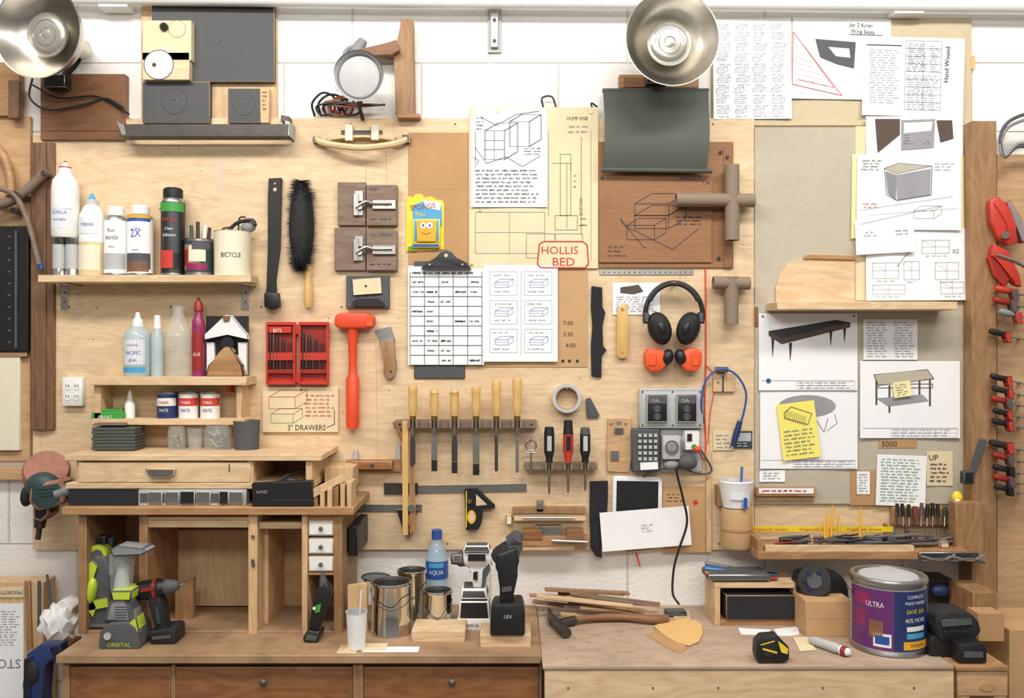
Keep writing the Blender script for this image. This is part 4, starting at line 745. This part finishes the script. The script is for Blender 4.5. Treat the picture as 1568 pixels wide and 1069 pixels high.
def drill(name,pts,m1,m2,m3,chuck,barrel,batt,d0,d1):
    b=B(name);b.poly(pts,d0,d1,m1,.008,3)
    b.ax(*barrel,m2,24);b.ax(*chuck,'dgrey',20)
    b.poly(batt,d0-.015,d1+.015,m3,.006,2);return b
dm=.32
b=drill('cordless_drill',[(224,910),(241,908),(246,925),(254,966),(238,970),(232,945),(226,928)],'rubber','black','black',((252,900,dm),(274,896,dm),[(0,0),(11,0),(12,.3),(9,.7),(5,1),(0,1)]),((208,906,dm),(253,900,dm),[(0,0),(9,.0),(13,.08),(15,.3),(15,.72),(16,.74),(16,.82),(14,.84),(12,1),(0,1)]),[(226,968),(262,962),(268,966),(268,by(ZB,.355)),(232,by(ZB,.355)),(226,980)],.295,.34)
b.ax((238,902.5,dm),(243,901.8,dm),[(15.6,0),(16.6,0),(16.6,1),(15.6,1)],'redd',24);b.poly([(214,902),(234,899),(235,905),(215,908)],.345,.349,'redd',.001);b.poly([(240,914),(248,914),(248,924),(243,926)],.312,.325,'redd',.002);b.poly([(236,930),(242,929),(247,955),(240,957)],.34,.343,'teal',.001);b.poly([(232,975),(262,972),(262,978),(232,981)],.355,.357,'dgrey',.001);b.tube([(272,896,dm),(284,894,dm)],1.4,'steel');b.done()
b=B('plywood_offcut');b.poly([(268,900),(296,886),(296,by(ZB+.0125,.2)),(268,by(ZB+.0125,.2))],.14,.16,'oak_v');b.done()
b=drill('cordless_screwdriver',[(487,905),(500,892),(508,908),(498,935),(486,972),(470,965),(478,930)],'black','black','dgrey',((496,900,.31),(494,878,.31),[(0,0),(7,0),(6,.5),(3,1),(0,1)]),((486,950,.31),(497,898,.31),[(0,0),(10,.1),(10,.9),(7,1),(0,1)]),[(468,968),(490,972),(486,by(ZB,.345)),(462,by(ZB,.345)-4)],.29,.33)
b.poly([(482,928),(492,925),(490,938),(481,940)],.33,.336,'green',.001);b.disc(481,932,3,.335,.34,'white');b.done()
b=B('switch_box');b.box(533,806,547,852,.0201,.2,'black',.003);b.box(545,812,551,840,.1,.16,'dgrey',.002);b.done()

# ---------------- BENCH ITEMS
def onb(py,r=0):
    d=dfor(py);return d-r*S*F(d)
def tin(px,dc,r,top):
    g=by(ZB,dc);b=B('open_paint_tin');b.lathe(px,dc,[(0,g),(r,g),(r+.8,g-1),(r+.8,g-3),(r,g-5),(r,top+6),(r+1.2,top+4),(r+1.2,top+1),(r,top),(r-2,top,'steel'),(r-2.5,top+5),(r-1.5,top+6,'steel'),(r-1.5,g-8),(0,g-8)],'chrome',40)
    b.tube([(px-r,top+14,dc),(px-r*.8,top+34,dc+r*S*.8),(px,top+46,dc+r*S*1.08),(px+r*.8,top+34,dc+r*S*.8),(px+r,top+14,dc)],.7,'dsteel',6,5);b.disc(px-r-.5,top+14,2,dc-.003,dc+.003,'steel',8);b.done()
tin(599,onb(979,29),30,890);tin(631,.12,22,872);tin(670,.2,22,903)
d_=.385
b=B('disposable_cup');g=by(ZB+.004,d_);b.lathe(546,d_,[(0,g),(13,g),(16,937),(17,936),(15,936,'lgrey'),(13,g-3),(0,g-3)],'white');b.ctext('DROP',546,d_,14.5,956,8,'black',.9);b.ctext('JAR',546,d_,14,965,8,'black',.9);b.tube([(548,g-8,d_),(553,905,d_+.0)],1.3,'white');b.done()
b=B('loose_papers')
for (x0,x1,a0,a1,z,m) in ((555,640,.37,.41,.001,'paper'),(528,590,.35,.40,.003,'manila'),(515,545,.36,.42,.002,'pine')):
    p=PW(x0,0,a1);q=PW(x1,0,a1);b.wbox((p.x,-a1,ZB+z-.001),(q.x,-a0,ZB+z+.001),m,0)
b.done()
b=B('pine_scrap');b.poly([(532,897),(562,893),(563,by(ZB,.25)),(533,by(ZB,.25))],.235,.25,'pine_v');b.done()
b=B('metal_lid');b.tube([(576+22*math.cos(t*.35),884+6*math.sin(t*.35),.1) for t in range(19)],1.6,'dgrey');b.disc(576,884,21,.098,.102,'grey',ry=6);b.tube([(560,886,.1),(562,by(ZB,.1),.1)],2,'dsteel');b.done()
b=B('water_bottle');dc=.055;g=by(ZB,dc);b.lathe(669,dc,[(0,g),(15,g),(17,g-4),(17,895),(16,891),(17,886),(17,856),(16,850),(11,836),(7,829),(7,826,'clearblue'),(8,825),(8,812,'blue'),(7,811,'blue'),(0,811)],'clearblue');b.cpatch(669,dc,17,857,884,-90,90,'blue',off=.4);b.ctext('AQUA',669,dc,17.6,876,9,'white',.9);b.cpatch(669,dc,17,859,866,-40,40,'lblue',off=.6);b.done()
b=B('pine_block');d1=onb(984);b.box(630,by(ZB+.03,d1),712,984,d1-.1,d1,'pine',.002);b.done()
b=B('pine_block');d1=onb(992);b.box(735,by(ZB+.032,d1),813,992,d1-.1,d1,'pine',.002);b.done()
b=B('battery_charger');d1=.24;g=by(ZB,d1);b.poly([(700,g-18),(750,g-18),(754,g),(697,g)],.14,d1,'white',.004,2);b.poly([(704,921),(748,921),(750,g-17),(702,g-17)],.145,.235,'black',.004);b.text('CHARGE',706,g-6,7,d1+.001,'ink');b.done()
dm=.20
b=drill('cordless_drill',[(728,852),(750,850),(754,868),(746,880),(744,905),(722,907),(726,885),(716,874)],'whitep','whitep','dgrey',((714,856,dm),(690,856,dm),[(0,0),(11,0),(12,.4),(9,.6),(8,.95),(3,1),(0,1)]),((708,854,dm),(756,852,dm),[(0,0),(12,.05),(16,.2),(17,.7),(13,.95),(0,1)]),[(706,902),(744,902),(748,919),(704,919)],.17,.22)
b.poly([(724,876),(732,874),(732,890),(724,888)],.22,.226,'black',.001);b.poly([(738,872),(750,860),(752,872),(744,884),(742,905),(736,905)],.219,.224,'dgrey',.002);b.box(694,850,706,862,.225,.23,'steel');b.poly([(712,836),(748,836),(752,846),(708,846)],.19,.235,'dgrey',.003);b.box(716,848,744,860,.228,.2345,'black',.001);b.done()
zt=ZB+.0325;dm=.335
g=by(zt,.385)
b=drill('cordless_drill',[(760,850),(790,838),(796,860),(788,880),(786,930),(764,932),(768,885),(758,872)],'black','rubber','black',((782,848,dm),(796,815,dm),[(0,0),(13,0),(14,.4),(9,.7),(7,1),(0,1)]),((760,862,dm-.01),(786,840,dm),[(0,0),(16,.1),(19,.4),(17,.9),(12,1),(0,1)]),[(756,926),(800,924),(804,938),(804,g),(750,g),(751,938)],.315,.37)
b.text('18V',770,948,9,.386,'lgrey');b.poly([(768,900),(784,898),(784,906),(768,908)],.37,.374,'dgrey',.001);b.ax((782,830,dm+.005),(792,822,dm+.012),[(0,0),(11,0),(11,1),(0,1)],'dgrey',16);b.done()
b=B('wood_strip_pile');random.seed(5)
ms=['ply_side','greywood','pine','oak','greywood','oak_v']
for i in range(18):
    x0=random.uniform(805,890);L=random.uniform(60,175);w=random.uniform(.012,.026);dd=random.uniform(.05,.15);a=random.uniform(-.22,.12)
    if x0+L>1010:L=1010-x0
    p=PW(x0+L/2,0,dd);l=L*S*F(dd)/2;z=ZB+.008+.0032*i;th=.003
    i_=b.mi(ms[i%6]);vs=[]
    for sx in (-1,1):
        for sy in (-1,1):
            for sz in (-1,1):
                u,v=sx*l,sy*w/2;vs.append(b.bm.verts.new((p.x+u*math.cos(a)-v*math.sin(a),p.y+u*math.sin(a)+v*math.cos(a),max(ZB+.001,z+sz*th-u*.07))))
    for q in ((0,1,3,2),(4,6,7,5),(0,4,5,1),(2,3,7,6),(0,2,6,4),(1,5,7,3)):b.face([vs[k] for k in q],i_)
b.done()
b=B('claw_hammer');zz=ZB+.014
def onz(px,py,z):return (px,py,dfor(py,z))
b.tube([onz(868,952,zz),onz(900,947,zz),onz(950,945,zz),onz(1000,949,zz),onz(1022,947,zz)],[4.5,4.5,4.5,5,5,5.5,6,6,6,6,6.5,6.5,7,7,6.5,6,6],'brown',10,4)
b.tube([onz(841,934,zz),onz(845,948,zz),onz(854,956,zz),onz(858,962,zz),onz(868,970,zz)],[3,4,5,6,7,8,8,8,8,8,7,7,6.5,7,8,8,8],'dsteel',10,4);b.tube([onz(858,955,zz),onz(880,950,zz)],7,'dsteel',10);b.done()
def flat(b,pts,z,th,m):
    i=b.mi(m);t=[];u=[]
    for x,y in pts:
        p=PW(x,y,dfor(y,z));t.append(b.bm.verts.new((p.x,p.y,z+th)));u.append(b.bm.verts.new((p.x,p.y,z)))
    b.face(t,i);b.face(u[::-1],i);n=len(t)
    for k in range(n):b.face([t[k],t[(k+1)%n],u[(k+1)%n],u[k]],i)
b=B('sandpaper_disc_sheet')
flat(b,[(990,973),(1030,998),(1045,1001),(1052,992),(1010,962)],ZB,.002,'kraft');flat(b,[(1001,960),(1022,953),(1050,949),(1066,952),(1075,960),(1076,972),(1070,984),(1056,990),(1036,985),(1018,975)],ZB+.002,.003,'sandp');b.done()
b=B('wooden_ruler_offcut');flat(b,[(1030,936),(1056,938),(1057,950),(1032,948)],ZB,.003,'pine');b.done()
b=B('foam_block_box');d1=onb(958);g=958
b.box(1094,893,1224,g,d1-.12,d1-.11,'oak');b.box(1094,893,1224,901,d1-.12,d1,'pine',.001);b.box(1094,901,1103,g,d1-.12,d1,'pine_v');b.box(1216,901,1224,g,d1-.12,d1,'pine_v');b.box(1103,950,1216,g,d1-.11,d1,'oak');b.box(1112,912,1218,950,d1-.1,d1+.006,'abras',.002);b.done()
b=B('steel_rod_bundle')
for i,m in enumerate(['steel','dgrey','blue','lblue','dsteel','steel','redd']):
    b.tube([(1080,862+i*3,.1+.012*i),(1120,870+i*2,.1+.012*i),(1190,880+i,.1+.013*i)],2.6,m,8,3)
b.box(1085,880,1180,890,.1,.19,'dgrey',.003);b.done()
b=B('tape_dispenser_sander')
b.ax((1247,890,.14),(1247,890,.23),[(0,0),(24,0),(26,.1),(26,.9),(23,1),(0,1)],'black',32);b.ax((1247,890,.23),(1247,890,.235),[(0,0),(12,0),(11,1),(0,1)],'dgrey');
for k in range(6):b.disc(1247+14*math.cos(k*1.05),890+14*math.sin(k*1.05),3,.23,.237,'navy',10,bev=0)
b.poly([(1225,880),(1255,872),(1290,882),(1300,898),(1300,915),(1225,918),(1220,900)],.15,.21,'black',.006,2);b.poly([(1230,912),(1300,912),(1300,by(ZB,.21)),(1230,by(ZB,.21))],.13,.21,'dgrey',.002);b.done()
b=B('cardboard_box');d1=onb(975);b.box(1234,921,1306,975,d1-.09,d1,'cardboard',.001);b.line([(1234,948),(1306,948)],.4,d1+.0005,'kraft');b.done()
R=54;dc=onb(1008,54);g=by(ZB,dc);T=878
b=B('paint_can');b.lathe(1360,dc,[(0,g),(R-1,g),(R+1.5,g-1,'steel'),(R+1.5,g-4,'steel'),(R,g-6,'steel'),(R,T+9,'steel'),(R+2,T+7,'steel'),(R+2.5,T+3,'steel'),(R+1,T,'steel'),(R-5,T,'steel'),(R-6,T+4,'steel'),(R-10,T+4,'steel'),(R-12,T+1,'lgrey'),(0,T+1,'lgrey')],'steel',56)
b.cpatch(1360,dc,R,T+13,g-8,-175,175,'lgrey',40,.15);b.cpatch(1360,dc,R,T+14,g-9,-95,-10,'purple',20,.3);b.cpatch(1360,dc,R,T+14,g-9,-14,56,'navy',20,.4);b.cpatch(1360,dc,R,T+30,g-9,60,100,'white',14,.4);b.cpatch(1360,dc,R,T+50,g-30,66,72,'black',2,.5);b.cpatch(1360,dc,R,T+50,g-30,75,84,'gold',2,.5)
b.cpatch(1360,dc,R,T+22,T+40,-80,-50,'magenta',10,.5);b.cpatch(1360,dc,R,T+46,T+72,-78,-58,'magenta',10,.5);b.cpatch(1360,dc,R,T+60,T+85,-52,-30,'brown',10,.5)
b.ctext('COMPLETE',1360,dc,R+.4,T+25,7,'white',.9,.38);b.ctext('PAINT+PRIMER',1360,dc,R+.4,T+34,7,'white',.8,.38);b.ctext('SAVE 36%',1360,dc,R+.4,T+47,9,'yellow',.9,.38);b.ctext('40% MORE',1360,dc,R+.4,T+60,9,'white',.9,.38);b.cpatch(1360,dc,R,T+76,T+84,5,40,'lblue',8,.6);b.cpatch(1360,dc,R,T+66,T+73,5,40,'white',8,.6);b.ctext('ULTRA',1360,dc,R+.4,T+40,11,'whitep',.8,-.75)
b.cpatch(1360,dc,R,g-34,g-14,-45,-18,'white',8,.5);b.cpatch(1360,dc,R,g-30,g-18,-42,-21,'blue',8,.7);b.cpatch(1360,dc,R,g-24,g-12,0,50,'gold',8,.6);b.ctext('INTERIOR',1360,dc,R+.6,g-16,6,'navy',.9,.42)
b.disc(1304,T+24,3,dc-.01,dc+.01,'steel');b.done()
b=B('tape_measure');d1=onb(1017);b.poly([(1159,985),(1168,976),(1192,974),(1200,984),(1209,992),(1209,1012),(1196,1017),(1162,1017),(1158,1006)],d1-.04,d1,'black',.004,2);b.disc(1178,996,11,d1,d1+.002,'rubber',20);b.poly([(1190,980),(1200,988),(1208,994),(1206,1003),(1196,1000)],d1,d1+.003,'yellow',.001);b.line([(1168,994),(1190,1000)],3,d1+.0026,'yellow');b.line([(1165,988),(1186,982)],2,d1+.0026,'yellow');b.done()
b=B('paint_tube');zz=ZB+.012;b.ax(onz(1240,979,zz),onz(1286,995,zz),[(0,0),(4,0),(7,.2),(7.5,.9),(5,1),(0,1)],'lgrey',16);b.ax(onz(1286,995,zz),onz(1302,1000,zz),[(6,0),(7.5,.1),(6,.8),(3,1),(0,1)],'white',16);b.ax(onz(1290,996.5,zz),onz(1297,998.6,zz),[(7.8,0),(8,.5),(7.4,1)],'redd',16);b.done()
b=B('loose_papers');flat(b,[(1185,964),(1222,960),(1224,972),(1212,974),(1190,974)],ZB,.001,'paper');flat(b,[(1214,976),(1236,976),(1250,996),(1225,998)],ZB+.001,.001,'manila');flat(b,[(1130,962),(1180,965),(1178,973),(1135,972)],ZB,.001,'paper');b.done()
b=B('wood_shavings')
random.seed(9)
for i in range(70):
    x=random.uniform(850,1440);y=random.uniform(948,1012)
    s_=random.uniform(.6,2.2);flat(b,[(x,y),(x+s_,y+.3),(x+s_*.8,y+1),(x-.2,y+.8)],ZB,.0008,random.choice(['pine','brown','dgrey','cream']))
for i in range(60):
    x=random.uniform(150,820);y=random.uniform(978,1001)
    s_=random.uniform(.6,2.4);flat(b,[(x,y),(x+s_,y+.3),(x+s_*.8,y+1),(x-.2,y+.8)],ZB,.0008,random.choice(['pine','brown','dgrey','cream']))
b.done()
b=B('battery_charger');d1=.485;g=by(ZB,d1)
b.poly([(1468,988),(1506,984),(1512,992),(1512,g),(1468,g)],.40,d1,'black',.005,2);b.poly([(1424,975),(1470,968),(1492,975),(1494,1000),(1468,by(ZB+.002,.455)),(1424,by(ZB+.002,.44))],.36,.44,'black',.006,2);b.poly([(1432,946),(1450,938),(1488,940),(1500,952),(1504,968),(1490,985),(1440,982),(1430,965)],.36,.45,'rubber',.008,2);b.poly([(1440,950),(1488,946),(1490,958),(1442,962)],.45,.455,'dgrey',.002);b.box(1476,998,1506,1008,d1,d1+.003,'dgrey',.001)
for i in range(4):b.box(1446+i*10,966,1452+i*10,975,.45,.454,'black',.001)
b.done()
b=B('cardboard_box');b.box(1546,965,1640,by(0,.3),.1,.3,'cardboard',.001);b.done()
b=B('scrap_blocks');z_=PW(0,1021,.5).z;b.box(1490,908,1528,by(z_,.25),.12,.25,'oak_v');b.box(1498,940,1538,by(z_,.32),.26,.32,'kraft');b.done()
b=B('power_tool_case');b.box(1420,888,1462,by(ZB,.12),.03,.12,'black',.004);b.ell(1440,905,.13,14,10,8,'navy');b.done()

# ---------------- LIGHTS / WORLD / CAMERA
def area(name,loc,tgt,sx,sy,e,col=(1,.955,.9)):
    l=bpy.data.lights.new(name,'AREA');l.shape='RECTANGLE';l.size=sx;l.size_y=sy;l.energy=e;l.color=col
    o=bpy.data.objects.new(name,l);o.location=loc;o.rotation_euler=(Vector(tgt)-Vector(loc)).to_track_quat('-Z','Y').to_euler();bpy.context.scene.collection.objects.link(o)
area('ceiling_light_a',(-1.0,-1.45,3.25),(-.7,-.1,1.2),1.6,.2,34)
area('ceiling_light_b',(1.0,-1.45,3.25),(.7,-.1,1.2),1.6,.2,34)
area('ceiling_light_c',(0,-3.3,2.9),(0,0,1.2),2.4,.4,34)
w=bpy.data.worlds.new('world');bpy.context.scene.world=w;w.use_nodes=True;nt=w.node_tree;bg=nt.nodes['Background']
tc=nt.nodes.new('ShaderNodeTexCoord');sp=nt.nodes.new('ShaderNodeSeparateXYZ');nt.links.new(tc.outputs['Generated'],sp.inputs[0])
rp=nt.nodes.new('ShaderNodeValToRGB');mr=nt.nodes.new('ShaderNodeMapRange');mr.inputs[1].default_value=-1;mr.inputs[2].default_value=1
nt.links.new(sp.outputs[2],mr.inputs[0]);nt.links.new(mr.outputs[0],rp.inputs[0]);e=rp.color_ramp.elements
e[0].position=.3;e[0].color=(.14,.12,.11,1);e[1].position=.8;e[1].color=(1,.97,.93,1);x=e.new(.5);x.color=(.45,.43,.41,1)
nt.links.new(rp.outputs[0],bg.inputs[0]);bg.inputs[1].default_value=.55
cam=bpy.data.cameras.new('camera');cam.lens=36*D/(1568*S);cam.sensor_width=36;co=bpy.data.objects.new('camera',cam);co.location=(0,-D,CZ);co.rotation_euler=(math.pi/2,0,0);bpy.context.scene.collection.objects.link(co);bpy.context.scene.camera=co
bpy.context.scene.view_settings.view_transform='Standard'
